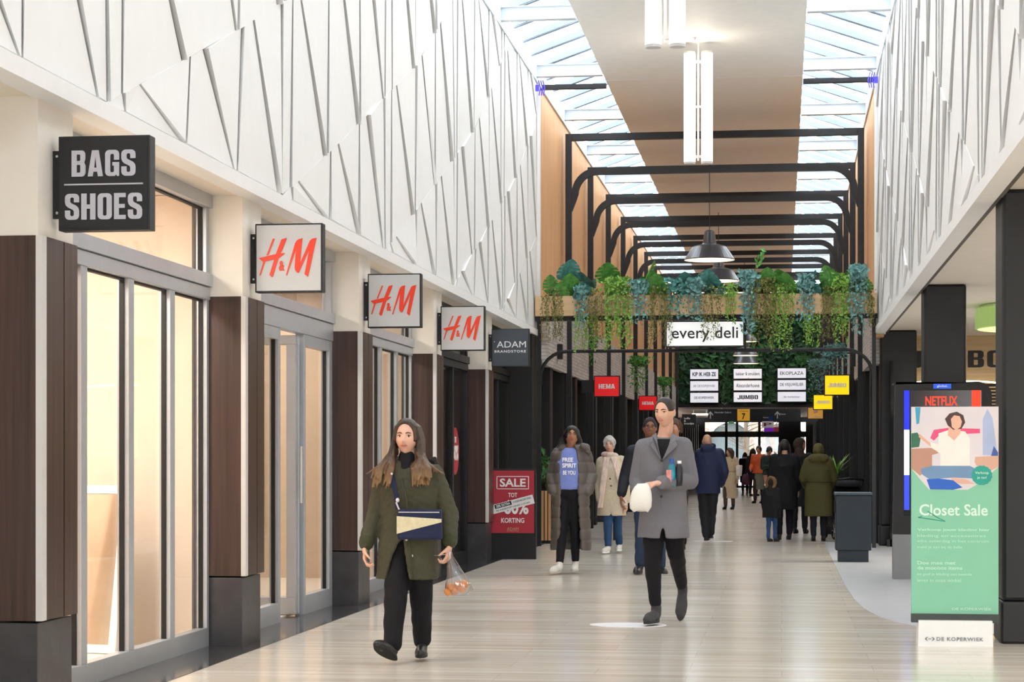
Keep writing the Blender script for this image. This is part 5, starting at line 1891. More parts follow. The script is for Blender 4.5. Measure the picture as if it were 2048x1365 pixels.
    def shoes(s, material, solem=None, fa=V(0, -1, 0), fb=V(0, -1, 0), ua=V(0, 0, 1), ub=V(0, 0, 1), boot=.0, size=1.0):
        for q, f, u in (('a', fa, ua), ('b', fb, ub)):
            R = frame_of(f, u)
            k = s.k * size
            org = s.J['a' + q] - (R @ V(0, 0, .085)) * s.k
            mt = Matrix.Translation(org) @ (R * k).to_4x4()
            mm = MB().extend(shoe_mb(boot=boot), mt)
            me = remeshed('shoe', mm, .008 if s.k > .8 else .006, 2)
            me.materials.clear()
            me.materials.append(material)
            o = bpy.data.objects.new('shoe', me)
            COL.objects.link(o)
            o.parent = s.t
            obj('sole', MB().extend(sole_mb(), mt), solem or material, o, smooth=False)
        return s

    def sleeves(s, m, r=(.085, .068, .056), back=.0, cuff=.01):
        J, k = s.J, s.k
        for q in 'ab':
            w = J['w' + q]
            e = J['e' + q]
            end = w - (w - e).normalized() * cuff
            m.cap(J['neck'] - V(0, 0, .055 * k), r[0] * .70 * k, J['s' + q], r[0] * .92 * k)
            m.chain([J['s' + q], J['s' + q].lerp(e, .5), e, e.lerp(end, .5), end], [r[0] * k, r[0] * .93 * k, r[1] * k, (r[1] + r[2]) * .5 * k, r[2] * k])
        return m

    def place(s, name, label, cat, p=V(0, 0, 0)):
        """a held thing: top-level, standing where the person's own frame says"""
        q = Matrix.Rotation(s.rz, 3, 'Z') @ p
        return thing(name, label, cat, s.loc + q, s.rz)


M['eyewhite'] = mat('eye_white', '#e8e2dc', .2, vary=.01)
M['lash'] = mat('eyelash_dark', '#2a1d18', .6)


def ombre(name, top, tip, z0, z1):
    """hair that is lighter towards its ends"""
    m, nt, p = _nt(name)
    tc = nt.nodes.new('ShaderNodeTexCoord')
    sp = nt.nodes.new('ShaderNodeSeparateXYZ')
    nt.links.new(tc.outputs['Object'], sp.inputs[0])
    mr = nt.nodes.new('ShaderNodeMapRange')
    mr.inputs['From Min'].default_value = z0
    mr.inputs['From Max'].default_value = z1
    nt.links.new(sp.outputs['Z'], mr.inputs['Value'])
    mp = nt.nodes.new('ShaderNodeMapping')
    mp.inputs['Scale'].default_value = (60, 60, 5)
    nt.links.new(tc.outputs['Object'], mp.inputs['Vector'])
    nz = nt.nodes.new('ShaderNodeTexNoise')
    nz.inputs['Scale'].default_value = 1.6
    nt.links.new(mp.outputs['Vector'], nz.inputs['Vector'])
    ad = nt.nodes.new('ShaderNodeMath')
    ad.operation = 'MULTIPLY_ADD'
    ad.inputs[1].default_value = .9
    ad.inputs[2].default_value = -.45
    nt.links.new(nz.outputs['Fac'], ad.inputs[0])
    a2 = nt.nodes.new('ShaderNodeMath')
    nt.links.new(mr.outputs[0], a2.inputs[0])
    nt.links.new(ad.outputs[0], a2.inputs[1])
    rp = nt.nodes.new('ShaderNodeValToRGB')
    rp.color_ramp.elements[0].color = lin(tip)
    rp.color_ramp.elements[1].color = lin(top)
    nt.links.new(a2.outputs[0], rp.inputs['Fac'])
    nt.links.new(rp.outputs['Color'], p.inputs['Base Color'])
    p.inputs['Roughness'].default_value = .45
    return m


def floor_loc(px, d):
    k = (px - 1024) / F
    return V(d * (-SY + k * CY), d * (CY + k * SY), 0)


def fabric(n, c, rough=.85, vary=.08, scale=40, bump=.25):
    return mat(n, c, rough, vary=vary, scale=scale, bump=bump, bscale=220, spec=.25)


BLACKCLOTH = fabric('black_cloth', '#17171b', .8)
BLACKSHOE = mat('black_leather', '#1e1e20', .4, vary=.05)
WHITESHOE = mat('white_trainer', '#d9d5cf', .6, vary=.04)
# ------------------------------------------------------------------ 1. woman in the olive green coat, nearest
def loc_scale(px0, d):
    return lambda px, py, y=0.0: V((px - px0) * d / 4092, y, EYE + (916 - py) * d / F)


d = 13.99
q = loc_scale(816, d)
P = Person('person with long brown hair in an olive green coat carrying a clear plastic bag', floor_loc(816, d), H=1.67, skin='#dfae97', hs=1.06,
           head=q(815.5, 876, -.03), neck=q(816, 920, .01), sa=q(772, 952, .0), sb=q(868, 950, .0), ea=q(747, 1032, .03), eb=q(899, 1032, .03), wa=q(733, 1090, -.06), wb=q(904, 1086, -.06),
           chest=q(819, 970), waist=q(819, 1040), pelvis=q(819, 1085), ha=q(800, 1090, 0), hb=q(838, 1090, 0), ka=q(797, 1203, -.12), kb=q(842, 1203, .02), aa=q(795, 1292, -.20), ab=q(840, 1290, .10),
           yaw=-.06, pitch=.0)
P.body(.005, ga=(V(.0, -.15, -1), V(1, .1, 0), V(0, -1, -.2), .75), gb=(V(-.10, -.25, -1), V(-1, .2, 0), V(0, -1, 0), .95))
P.face(iris='#3b2c22', brow='#4b3527', lip='#bf7268')
hm = MB()
rr = random.Random(3)
hd = P.J['head']
for k in range(64):
    sx = -1 if k % 2 else 1
    a = rr.uniform(0.05, 1.0)
    # from the parting down beside the face, over the shoulder, on to the chest
    p0 = P.hp(sx * .012, -.035 + a * .08, .118)
    p1 = P.hp(sx * (.066 + .012 * a), -.046 + a * .10, .070)
    p2 = P.hp(sx * (.086 + .012 * a), -.030 + a * .11, -.02)
    p3 = P.hp(sx * rr.uniform(.076, .112), -.055 + a * .10, -.11)
    ex = rr.uniform(.058, .20)
    p4 = P.hp(sx * ex, rr.uniform(-.13, -.09) + .05 * (ex - .1), -.20 - rr.uniform(0, .02))
    p5 = P.hp(sx * (ex + rr.uniform(.0, .035)), rr.uniform(-.155, -.12), -.29 - rr.uniform(-.03, .055))
    hm.chain([p0, p1, p2, p3, p4, p5], [.010, .014, .015, .014, .012, .005], 8)
for k in range(10):
    sx = rr.choice((-1, 1))
    hm.chain([P.hp(sx * .10, -.02, -.12), P.hp(sx * .18, -.05, -.19), P.hp(sx * rr.uniform(.2, .29), -.06, -.25)], [.012, .010, .003], 8)
P.hair(ombre('brown_ombre_hair', '#33261f', '#8e6b45', 1.17, 1.46), .0062, hm, 1, .002, thick=.016, line=.80, temple=.80)
coat = fabric('olive_quilted_cloth', '#474636', .7)
J = P.J
m = MB()
zt = lambda py: EYE + (916 - py) * d / F
m.extend(open_trunk([(zt(1158), .215, .165, -.005, 0, .62, .16), (zt(1110), .212, .165, -.003, 0, .36, .05), (zt(1085), .205, .16, 0, 0, .16, .0), (zt(1072), .200, .158, 0, 0, .0, .0), (zt(1030), .19, .15, .01, 0, .0, .0),
                     (zt(985), .205, .155, .012, 0, 0, 0), (zt(955), .195, .14, .01, .0, 0, 0), (zt(938), .15, .115, .005, .0, 0, 0), (zt(922), .085, .085, 0, .0, 0, 0)], .028))
m.extend(trunk([(zt(1060), .175, .13, .0, 0), (zt(1000), .17, .125, .01, 0), (zt(945), .15, .10, .0, 0)]))
P.sleeves(m, (.081, .068, .054))
m.ell((0, .11, zt(930)), (.14, .075, .08))
garment('coat', m, coat, P.t, .010, 3, .006, (16, 16, 8), (.052, .0032, .55), seed=2)
fz = MB()
for k in range(40):
    a = PI * k / 39
    fz.ell((.165 * math.cos(a) + rr.uniform(-.01, .01), .10 + .06 * math.sin(a) * .6, zt(912) + rr.uniform(-.012, .02) - .05 * abs(math.cos(a))), (.022, .022, .022), None, 8, 6)
garment('hood_fur', fz, fabric('dark_fur', '#2b2723'), P.t, .010, 1, .006, (70, 70, 70))
pk = MB()
pk.cap(q(815, 915, -.03), .058, q(817, 940, -.06), .060)
garment('collar', pk, BLACKCLOTH, P.t, .010, 2, .003)
bt = MB()
for px, py in ((792, 948), (822, 1078), (833, 1110)):
    o = obj('button', MB().ell(q(px, py, -.168), (.009, .006, .009), None, 10, 6), M['strip'], P.t)
obj('placket', MB().tube([q(811, 958, -.150), q(823, 1000, -.170), q(824, 1060, -.168), q(832, 1110, -.175), q(836, 1155, -.172)], .006, 6), coat, P.t, smooth=True)
for cx_, w_ in (('wa', .056), ('wb', .056)):
    w0 = J[cx_]
    dr = (w0 - J['e' + cx_[1]]).normalized()
    obj('cuff', MB().cap(w0 - dr * .035, w_, w0 - dr * .012, w_ * .92, 18), fabric('cuff_olive', '#3f432e'), P.t, smooth=True)
P.trousers(BLACKCLOTH, r=(.105, .083, .066), end=.03, fold=.007)
P.shoes(BLACKSHOE, mat('rubber_sole', '#141416', .7), fa=V(-.38, -.80, .42), fb=V(.12, -1, 0), ua=V(-.35, .25, 1))
# shoulder bag and its strap
b = P.place('shoulder_bag', 'navy shoulder bag with a cream panel hanging at the front of the olive coat', 'bag', q(851, 1048, -.205))
def bq(px, py, y=0.0):
    return q(px, py, y) - q(851, 1048, 0)
prof = [(-.148, .105), (.150, .105), (.155, -.10), (-.150, -.10)]
obj('bag_body', MB().prism([(x, z) for x, z in prof], -.035, .035), fabric('navy_canvas', '#1f2748', .6), b, bevel=.014)
obj('cream_panel', MB().prism([(-.152, .058), (.155, .040), (.155, .018), (-.05, -.035), (-.152, -.062)], -.040, -.033), fabric('cream_canvas', '#d9cfae', .6), b)
obj('zip', MB().tube([(-.14, -.037, .085), (.14, -.037, .085)], .003, 6), M['strip'], b)
sp_ = [bq(806, 1018, .01), bq(800, 985, .035), bq(792, 955, .06), bq(786, 940, .11), bq(784, 930, .19)]
obj('strap', MB().loft([[p + V(-.016, 0, 0), p + V(.016, 0, 0), p + V(.016, .006, 0), p + V(-.016, .006, 0)] for p in sp_]), fabric('navy_strap', '#1c2140', .6), b)
obj('clasp', MB().tube([bq(803, 1004, .0), bq(808, 1016, .0), bq(812, 1022, .0)], .006, 8).ell(bq(806, 1000, .0), (.013, .008, .016), None, 10, 8), M['strip'], b)
# clear plastic bag
film = glass_mat('clear_film', (.93, .93, .95), 3.0)
pb = P.place('plastic_bag', 'clear plastic bag with orange food hanging from the hand of the woman in olive', 'bag', q(906, 1108, -.10))
def pq(px, py, y=0.0):
    return q(px, py, y) - q(906, 1108, 0)
def bagring(px, py, rx, ry, ph):
    c = pq(px, py)
    return [c + V(rx * math.cos(2 * PI * i / 24) * (1 + .12 * math.sin(5 * 2 * PI * i / 24 + ph)), ry * math.sin(2 * PI * i / 24) * (1 + .12 * math.cos(4 * 2 * PI * i / 24 + ph)), 0) for i in range(24)]
obj('film', MB().loft([bagring(904, 1100, .016, .014, 0), bagring(907, 1112, .022, .02, 1), bagring(914, 1135, .045, .035, 2), bagring(922, 1160, .075, .05, 2.6), bagring(926, 1176, .092, .055, 3), bagring(924, 1188, .060, .04, 3.4)]), film, pb, smooth=True)
obj('twist', MB().loft([bagring(904, 1106, .012, .012, 0), bagring(890, 1109, .013, .011, 1), bagring(880, 1110, .024, .016, 2)]), mat('white_film', '#d8d8dd', .3), pb, smooth=True)
food = mat('orange_food', '#d88a4c', .6, vary=.2, scale=20)
for i, (x, y) in enumerate(((908, 1172), (922, 1168), (936, 1166), (915, 1180), (930, 1176), (903, 1182))):
    obj('food_piece', MB().ell(pq(x, y, rr.uniform(-.015, .02)), (.030, .026, .024), Euler((rr.random(), rr.random(), rr.random())).to_matrix(), 12, 8), food, pb, smooth=True)

# ------------------------------------------------------------------ 2. tall man in the grey coat
d = 17.1
q = loc_scale(1325, d)
zt = lambda py: EYE + (916 - py) * d / F
P = Person('tall person in a grey wool coat walking with a white paper bag and bottles', floor_loc(1325, d), H=1.87, skin='#dcab92', male=True, hs=.985,
           head=q(1331, 826, -.05), neck=q(1330, 868, .0), sa=q(1288, 895, .02), sb=q(1366, 893, .02), ea=q(1274, 962, .05), eb=q(1380, 962, .0), wa=q(1284, 1006, -.16), wb=q(1322, 966, -.25),
           chest=q(1327, 925), waist=q(1327, 990), pelvis=q(1327, 1040), ha=q(1308, 1045), hb=q(1347, 1045), ka=q(1307, 1128, -.13), kb=q(1352, 1108, .02), aa=q(1314, 1221, -.12), ab=q(1361, 1185, .36),
           yaw=-.42, pitch=-.10)
P.body(.0055, ga=False, gb=(V(-1, -.05, -.12), V(0, .25, -1), V(0, -1, .1), .55))
P.face(iris='#4a3a2c', brow='#3a2c24', lip='#bd7a6e', lidded=.45)
P.hair(mat('dark_brown_hair', '#2e2521', .5, vary=.3, scale=50, stretch=(1, 1, .2)), .006, None, 1, .002, thick=.007, line=.74, temple=.80, nape=-.45, side=.12)
stub = MB()
grey = fabric('grey_wool', '#76757b', .95, vary=.05, scale=90)
m = MB()
m.extend(open_trunk([(zt(1076), .220, .195, .008, .0, .06, .10), (zt(1050), .214, .19, .008, .0, .0, .05), (zt(1030), .206, .175, .008, .01, 0, 0), (zt(985), .192, .152, .008, .01, 0, 0), (zt(940), .195, .15, .006, 0, 0, 0),
                     (zt(905), .198, .142, .004, .01, 0, 0), (zt(888), .168, .12, .004, .015, 0, 0), (zt(876), .105, .10, .004, .02, 0, 0)], .03))
m.extend(trunk([(zt(1035), .18, .13, .008, .02), (zt(985), .17, .125, .008, .01), (zt(900), .17, .12, .004, .01)]))
P.sleeves(m, (.078, .068, .058), cuff=.03)
garment('coat', m, grey, P.t, .011, 4, .006, (12, 12, 6), seed=7)
# dark shirt in the neckline, lapels, buttons
sh = MB().cap(q(1330, 881, -.0), .068, q(1327, 896, -.03), .085)
garment('shirt', sh, BLACKCLOTH, P.t, .009, 2, .002)
obj('shirt_front', MB().loft([[q(1314, 879, -.120), q(1347, 879, -.120), q(1347, 879, -.06), q(1314, 879, -.06)], [q(1318, 895, -.158), q(1341, 895, -.158), q(1341, 895, -.08), q(1318, 895, -.08)], [q(1325, 918, -.168), q(1328, 918, -.168), q(1328, 918, -.10), q(1325, 918, -.10)]]), BLACKCLOTH, P.t)
def lapel(pts, y0):
    c = [q(x, y, yy) for x, y, yy in pts]
    n_ = len(c)
    return MB().add(c + [p + V(0, .022, 0) for p in c], [tuple(range(n_)), tuple(range(2 * n_ - 1, n_ - 1, -1))] + [(i, i + n_, (i + 1) % n_ + n_, (i + 1) % n_) for i in range(n_)])
obj('lapel', lapel([(1314, 866, -.085), (1306, 872, -.11), (1299, 886, -.145), (1306, 884, -.150), (1303, 893, -.160), (1325, 921, -.178), (1318, 890, -.165)], 0), grey, P.t, bevel=.004)
obj('lapel', lapel([(1345, 866, -.085), (1354, 872, -.11), (1362, 882, -.145), (1354, 882, -.150), (1357, 892, -.160), (1327, 921, -.178), (1340, 890, -.165)], 0), grey, P.t, bevel=.004)
bm_ = mat('coat_button', '#2a2a2e', .4)
for px, py in ((1326, 921), (1325, 993)):
    obj('button', MB().ell(q(px, py, -.175 if py < 950 else -.160), (.012, .007, .012), None, 12, 6), bm_, P.t, smooth=True)
obj('front_edge', MB().tube([q(1327, 925, -.166), q(1326, 980, -.158), q(1324, 1030, -.155), q(1321, 1074, -.155)], .005, 6), grey, P.t, smooth=True)
P.trousers(BLACKCLOTH, r=(.095, .068, .046), end=.06, fold=.006)
P.shoes(mat('dark_grey_suede', '#3d3d40', .8, vary=.1), mat('dark_sole', '#2c2c2e', .7), fa=V(-.28, -1, 0), fb=V(-.06, -.62, -.80), ub=V(0, -.8, .6), boot=.01, size=1.02)
# paper bag, held at its top
pb = P.place('paper_bag', 'white paper bag held by the hand of the man in the grey coat', 'bag', q(1289, 990, -.34))
def pq(px, py, y=0.0):
    return q(px, py, y) - q(1289, 990, 0)
def rr_ring(py, xa, xb, dy, tw):
    c = pq((xa + xb) / 2, py)
    rx = (xb - xa) / 2 * d / 4092
    return [c + V(rx * math.copysign(abs(math.cos(t)) ** .7, math.cos(t)), dy * math.copysign(abs(math.sin(t)) ** .7, math.sin(t)), .008 * math.sin(3 * t + tw)) for t in [2 * PI * i / 28 for i in range(28)]]
me_ = obj('paper', MB().loft([rr_ring(1021, 1272, 1302, .02, 0), rr_ring(1014, 1265, 1308, .045, 1), rr_ring(1000, 1264, 1309, .055, 2), rr_ring(985, 1268, 1308, .05, 3), rr_ring(975, 1274, 1306, .03, 4), rr_ring(968, 1281, 1303, .014, 5)]), mat('white_paper', '#ebe9e2', .7, vary=.03, bump=.3, bscale=30), pb, smooth=True)
# bottles tucked under the arm
bt = P.place('drink_bottle', 'blue capped drink bottle tucked under the arm of the man in the grey coat', 'bottle', q(1346, 950, -.19))
obj('bottle_body', MB().lathe([(.001, -.10), (.032, -.10), (.034, -.06), (.034, .04), (.026, .075), (.014, .10), (.001, .10)], 24), mat('teal_print', '#2f8fa8', .35, vary=.5, scale=14), bt, smooth=True)
obj('bottle_cap', MB().lathe([(.001, .095), (.019, .095), (.019, .135), (.001, .135)], 20), mat('cap_blue', '#1f5fb8', .35), bt)
b2 = P.place('drink_bottle', 'dark and white drink bottle beside the blue capped one under the same arm', 'bottle', q(1361, 948, -.185))
obj('bottle_body', MB().lathe([(.001, -.10), (.028, -.10), (.030, -.05), (.030, .05), (.020, .085), (.001, .09)], 24), mat('dark_print', '#23262e', .35, vary=.4, scale=10), b2, smooth=True)
obj('bottle_cap', MB().lathe([(.001, .085), (.018, .085), (.018, .11), (.001, .11)], 20), M['letterwhite'], b2)
b3 = P.place('snack_pack', 'pink snack pack in front of the bottles under the arm of the man in grey', 'pack', q(1341, 952, -.232))
obj('pack', MB().box(-.022, .022, -.008, .008, -.05, .05), mat('pink_pack', '#d88a86', .4, vary=.3, scale=20), b3, bevel=.004)

# ------------------------------------------------------------------ 3. woman in the long open puffer coat
d = 24.5
q = loc_scale(1138, d)
zt = lambda py: EYE + (916 - py) * d / F
P = Person('person in a long open grey brown puffer coat over a blue sweatshirt', floor_loc(1138, d), H=1.76, skin='#a9755a', hs=1.0,
           head=q(1144, 874, -.02), neck=q(1140, 897, .02), sa=q(1114, 908, .02), sb=q(1170, 906, .02), ea=q(1104, 950, .06), eb=q(1182, 950, .06), wa=q(1108, 985, -.06), wb=q(1177, 985, -.06),
           chest=q(1139, 925), waist=q(1139, 960), pelvis=q(1139, 985), ha=q(1128, 990), hb=q(1150, 990), ka=q(1126, 1058, -.05), kb=q(1150, 1056, .02), aa=q(1122, 1130, -.18), ab=q(1150, 1128, .05), yaw=.15, pitch=.22, roll=.05)
P.body(.007, ga=False, gb=False)
P.face(iris='#2a1d16', brow='#241a16', lip='#9a4f45', glasses=mat('thin_gold_frame', '#8a6a4a', .3, .6))
hm = MB()
rr = random.Random(8)
for k in range(40):
    a = rr.uniform(.3, PI - .3)
    x = math.cos(a)
    p = P.hp(.08 * x, .045, rr.uniform(-.02, .09))
    hm.chain([p, P.hp(.12 * x + rr.uniform(-.02, .02), .08, -.06 + rr.uniform(-.03, .03)), P.hp(.15 * x + rr.uniform(-.03, .02) - .02, .07, -.15 + rr.uniform(-.05, .03))], [.025, .025, .015], 8)
P.hair(mat('black_curly_hair', '#1a1516', .5, vary=.3, scale=40), .008, hm, 1, .005, thick=.018, line=.55, temple=.72)
puff = mat('grey_brown_nylon', '#5b544f', .45, vary=.06, scale=12)
m = MB()
rings = []
for py, rx, ry, ga, gb in ((1101, .245, .18, .55, .62), (1060, .24, .18, .50, .55), (1020, .232, .175, .50, .50), (985, .222, .17, .52, .48), (950, .212, .16, .55, .50), (925, .206, .155, .56, .50), (910, .19, .14, .54, .48), (900, .155, .125, .52, .42), (890, .115, .105, .55, .45)):
    rings.append((zt(py), rx, ry, .02, .02, ga, gb))
m.extend(open_trunk(rings, .04))
P.sleeves(m, (.080, .076, .068))
m.cap(q(1120, 896, .05), .05, q(1172, 896, .05), .05).cap(q(1168, 893, -.08), .042, q(1180, 905, -.05), .035)
garment('coat', m, puff, P.t, .013, 3, .006, (12, 12, 8), (.135, .009, .0), seed=1)
sw = trunk([(zt(980), .165, .125, .01, 0), (zt(960), .17, .13, .01, 0), (zt(925), .175, .13, .01, 0), (zt(905), .15, .11, .01, .005), (zt(896), .075, .075, .01, .0)])
garment('sweatshirt', sw, fabric('blue_sweatshirt', '#7b8bd0'), P.t, .012, 3, .004, seed=4)
obj('print', moved(text('FREE\nSPIRIT', .17, .12, .004, bold=.03), q(1141, 0).x, -.145, zt(926)), M['letterwhite'], P.t)
obj('print', moved(text('BE YOU', .15, .05, .004, bold=.02), q(1141, 0).x, -.145, zt(926) - .12), M['letterwhite'], P.t)
P.trousers(BLACKCLOTH, r=(.095, .065, .048), end=.05, fold=.004)
P.shoes(WHITESHOE, mat('grey_sole', '#bdb8b0', .6), fa=V(-.35, -1, 0), fb=V(.05, -1, 0))

# ------------------------------------------------------------------ 4. older woman in the beige coat
d = 29.7
q = loc_scale(1222, d)
zt = lambda py: EYE + (916 - py) * d / F
P = Person('person with short grey hair in a beige coat and long pale scarf', floor_loc(1222, d), H=1.70, skin='#d8a792', hs=1.0,
           head=q(1219, 890, -.03), neck=q(1220, 910, .0), sa=q(1203, 924, .0), sb=q(1243, 922, .0), ea=q(1198, 962, .03), eb=q(1251, 962, .03), wa=q(1200, 1000, -.06), wb=q(1253, 1002, -.06),
           pelvis=q(1224, 1000), waist=q(1224, 975), chest=q(1222, 945), ha=q(1215, 1003), hb=q(1234, 1003), ka=q(1217, 1052, -.1), kb=q(1235, 1052, .02), aa=q(1218, 1094, -.16), ab=q(1238, 1091, .10), yaw=-.05, pitch=-.05)
P.body(.008)
P.face(iris='#3a3a40', brow='#8a7d74', lip='#b8746a')
hm = MB()
rr = random.Random(2)
for k in range(60):
    a, b = rr.uniform(0, 6.28), rr.uniform(.15, 1.45)
    x, y, z = math.cos(a) * math.cos(b), math.sin(a) * math.cos(b), math.sin(b)
    if y < -.55 and z < .6:
        continue
    hm.ell(P.hp(.086 * x, .105 * y, .122 * z), (.024, .024, .022), None, 8, 6)
P.hair(mat('grey_hair', '#b3aeaa', .6, vary=.2, scale=60), .009, hm, 1, .004, thick=.018, line=.50, temple=.72)
beige = fabric('beige_wool', '#cbbda6')
m = open_trunk([(zt(1032), .215, .165, .01, 0, .05, .05), (zt(1000), .21, .165, .01, 0, 0, 0), (zt(965), .195, .15, .01, 0, 0, 0), (zt(935), .20, .15, .005, 0, 0, 0), (zt(920), .165, .12, 0, .01, 0, 0), (zt(910), .09, .09, 0, .01, 0, 0)], .035)
m.extend(trunk([(zt(1000), .18, .14, .01, 0), (zt(930), .17, .12, .0, 0)]))
P.sleeves(m, (.085, .072, .062))
garment('coat', m, beige, P.t, .013, 3, .005, seed=3)
for px, py in ((1222, 958), (1224, 972), (1213, 949)):
    obj('button', MB().ell(q(px, py, -.16), (.013, .008, .013), None, 10, 6), bm_, P.t)
sc = MB()
scf = mat('pale_pink_scarf', '#d9c3b6', .9, vary=.2, scale=14, stretch=(6, 6, .4), bump=.2)
for k in range(18):
    a = 2 * PI * k / 18
    sc.ell((-.015 + .095 * math.cos(a), -.01 + .085 * math.sin(a), zt(911) - .02 * math.sin(a + .5)), (.040, .036, .034), None, 10, 7)
sc.loft([[q(1208, 915, -.11), q(1220, 915, -.12), q(1220, 915, -.06), q(1208, 915, -.06)], [q(1203, 960, -.18), q(1215, 960, -.185), q(1215, 960, -.14), q(1203, 960, -.14)], [q(1197, 1016, -.19), q(1207, 1016, -.195), q(1207, 1016, -.155), q(1197, 1016, -.15)]])
sc.loft([[q(1222, 915, -.12), q(1234, 915, -.11), q(1234, 915, -.06), q(1222, 915, -.06)], [q(1236, 960, -.18), q(1246, 960, -.17), q(1246, 960, -.13), q(1236, 960, -.14)], [q(1249, 1012, -.19), q(1258, 1012, -.18), q(1258, 1012, -.14), q(1249, 1012, -.15)]])
garment('scarf', sc, scf, P.t, .011, 2, .004, (40, 40, 10))
P.trousers(fabric('blue_denim', '#2f4a6e'), r=(.095, .068, .054), end=.04, fold=.004)
P.shoes(WHITESHOE, M['letterwhite'], fa=V(-.25, -1, 0))

# ------------------------------------------------------------------ 5. man half hidden behind the grey coat
d = 24.5
q = loc_scale(1298, d)
zt = lambda py: EYE + (916 - py) * d / F
P = Person('person in a dark jacket and jeans, half hidden behind the grey coat', floor_loc(1298, d), H=1.86, skin='#8a5c45', male=True,
           head=q(1300, 857, -.03), neck=q(1300, 885, .0), sa=q(1266, 905, .0), sb=q(1334, 905, .0), ea=q(1250, 952, .03), eb=q(1346, 952, .03), wa=q(1243, 988, -.06), wb=q(1350, 988, -.06),
           aa=q(1281, 1131, -.06), ka=q(1284, 1062, -.04), ab=q(1320, 1136, .15), kb=q(1316, 1062, .06), yaw=.12, pitch=.03)
P.body(.008, ga=(V(0, -.1, -1), V(1, .2, 0), V(0, -1, 0), .5))
P.face(iris='#2a1d16', brow='#1c1613', lip='#7a4a40', glasses=mat('black_frame', '#1b1b1d', .4))
P.hair(mat('short_black_hair', '#1b1819', .7, vary=.2), .008, None, 1, .002, thick=.007, line=.62, temple=.78, side=.05)
jk = fabric('dark_navy_jacket', '#23262e', .6)
m = trunk([(zt(1010), .20, .15, 0, 0), (zt(985), .21, .155, 0, 0), (zt(940), .215, .155, 0, 0), (zt(910), .20, .14, 0, 0), (zt(895), .15, .11, 0, .01), (zt(884), .085, .085, 0, .01)])
P.sleeves(m, (.088, .072, .058))
garment('jacket', m, jk, P.t, .013, 3, .006, seed=6)
P.trousers(fabric('dark_denim', '#2a3950'), r=(.105, .08, .064), end=.03, fold=.006)
P.shoes(BLACKSHOE, fa=V(-.15, -1, 0), fb=V(.3, -1, 0))
# a head of brown curls further behind
d = 31.0
q = loc_scale(1352, d)
P = Person('person with brown curly hair almost hidden behind the head of the man in grey', floor_loc(1352, d), H=1.84, skin='#c08c74', head=q(1350, 857, -.02))
P.body(.012, hands=False)
hm = MB()
for k in range(50):
    a, b = rr.uniform(0, 6.28), rr.uniform(-.5, 1.45)
    hm.ell(P.hp(.095 * math.cos(a) * math.cos(b), .03 + .10 * abs(math.sin(a)) * math.cos(b), .125 * math.sin(b)), (.028, .028, .026), None, 8, 6)
P.hair(mat('brown_curls', '#54392c', .6, vary=.3, scale=30), .011, hm, 1, .004, thick=.02)
m = trunk([(.80, .19, .14, 0, 0), (1.1, .19, .14, 0, 0), (1.4, .19, .13, 0, 0), (1.52, .08, .08, 0, 0)])
P.sleeves(m)
garment('jacket', m, fabric('charcoal_jacket', '#34343a'), P.t, .016, 3, .005)
P.trousers(BLACKCLOTH, voxel=.015)
P.shoes(BLACKSHOE)

# ------------------------------------------------------------------ 6. bald man in the navy jacket, seen from behind
d = 34.0
q = loc_scale(1416, d)
zt = lambda py: EYE + (916 - py) * d / F
def qb(px, py, y=0.0):
    v = q(px, py, y)           # the figure is turned round: mirror x and y in its own frame
    return V(-v.x, -v.y, v.z)
P = Person('bald person in a navy hooded jacket walking away', floor_loc(1416, d), rz=PI, H=1.80, skin='#c99c84', male=True,
           head=qb(1414, 884, -.02), sb=qb(1400, 908), sa=qb(1438, 908), eb=qb(1397, 945, -.02), ea=qb(1449, 944, -.03), wb=qb(1400, 972, .08), wa=qb(1441, 968, .12), aa=qb(1421, 1070, .02), ka=qb(1422, 1030, .05), ab=qb(1413, 1074, -.12), kb=qb(1409, 1030, -.02), yaw=0)
P.body(.009, ga=False)
navy = fabric('navy_nylon', '#222c4c', .55)
m = trunk([(zt(988), .205, .15, 0, 0), (zt(960), .215, .16, 0, 0), (zt(930), .22, .16, 0, 0), (zt(910), .205, .145, 0, 0), (zt(900), .15, .12, 0, 0), (zt(893), .09, .09, 0, 0)])
P.sleeves(m, (.09, .08, .07))
m.ell((0.01, .06, zt(898)), (.125, .10, .085)).cap(V(-.09, .0, zt(892)), .045, V(.09, 0, zt(892)), .045)
garment('jacket', m, navy, P.t, .013, 3, .007, seed=9)
P.trousers(fabric('charcoal_trousers', '#25262b'), r=(.105, .085, .062), end=.03, fold=.007)
P.shoes(mat('black_trainer', '#1d1d20', .6), WHITESHOE)
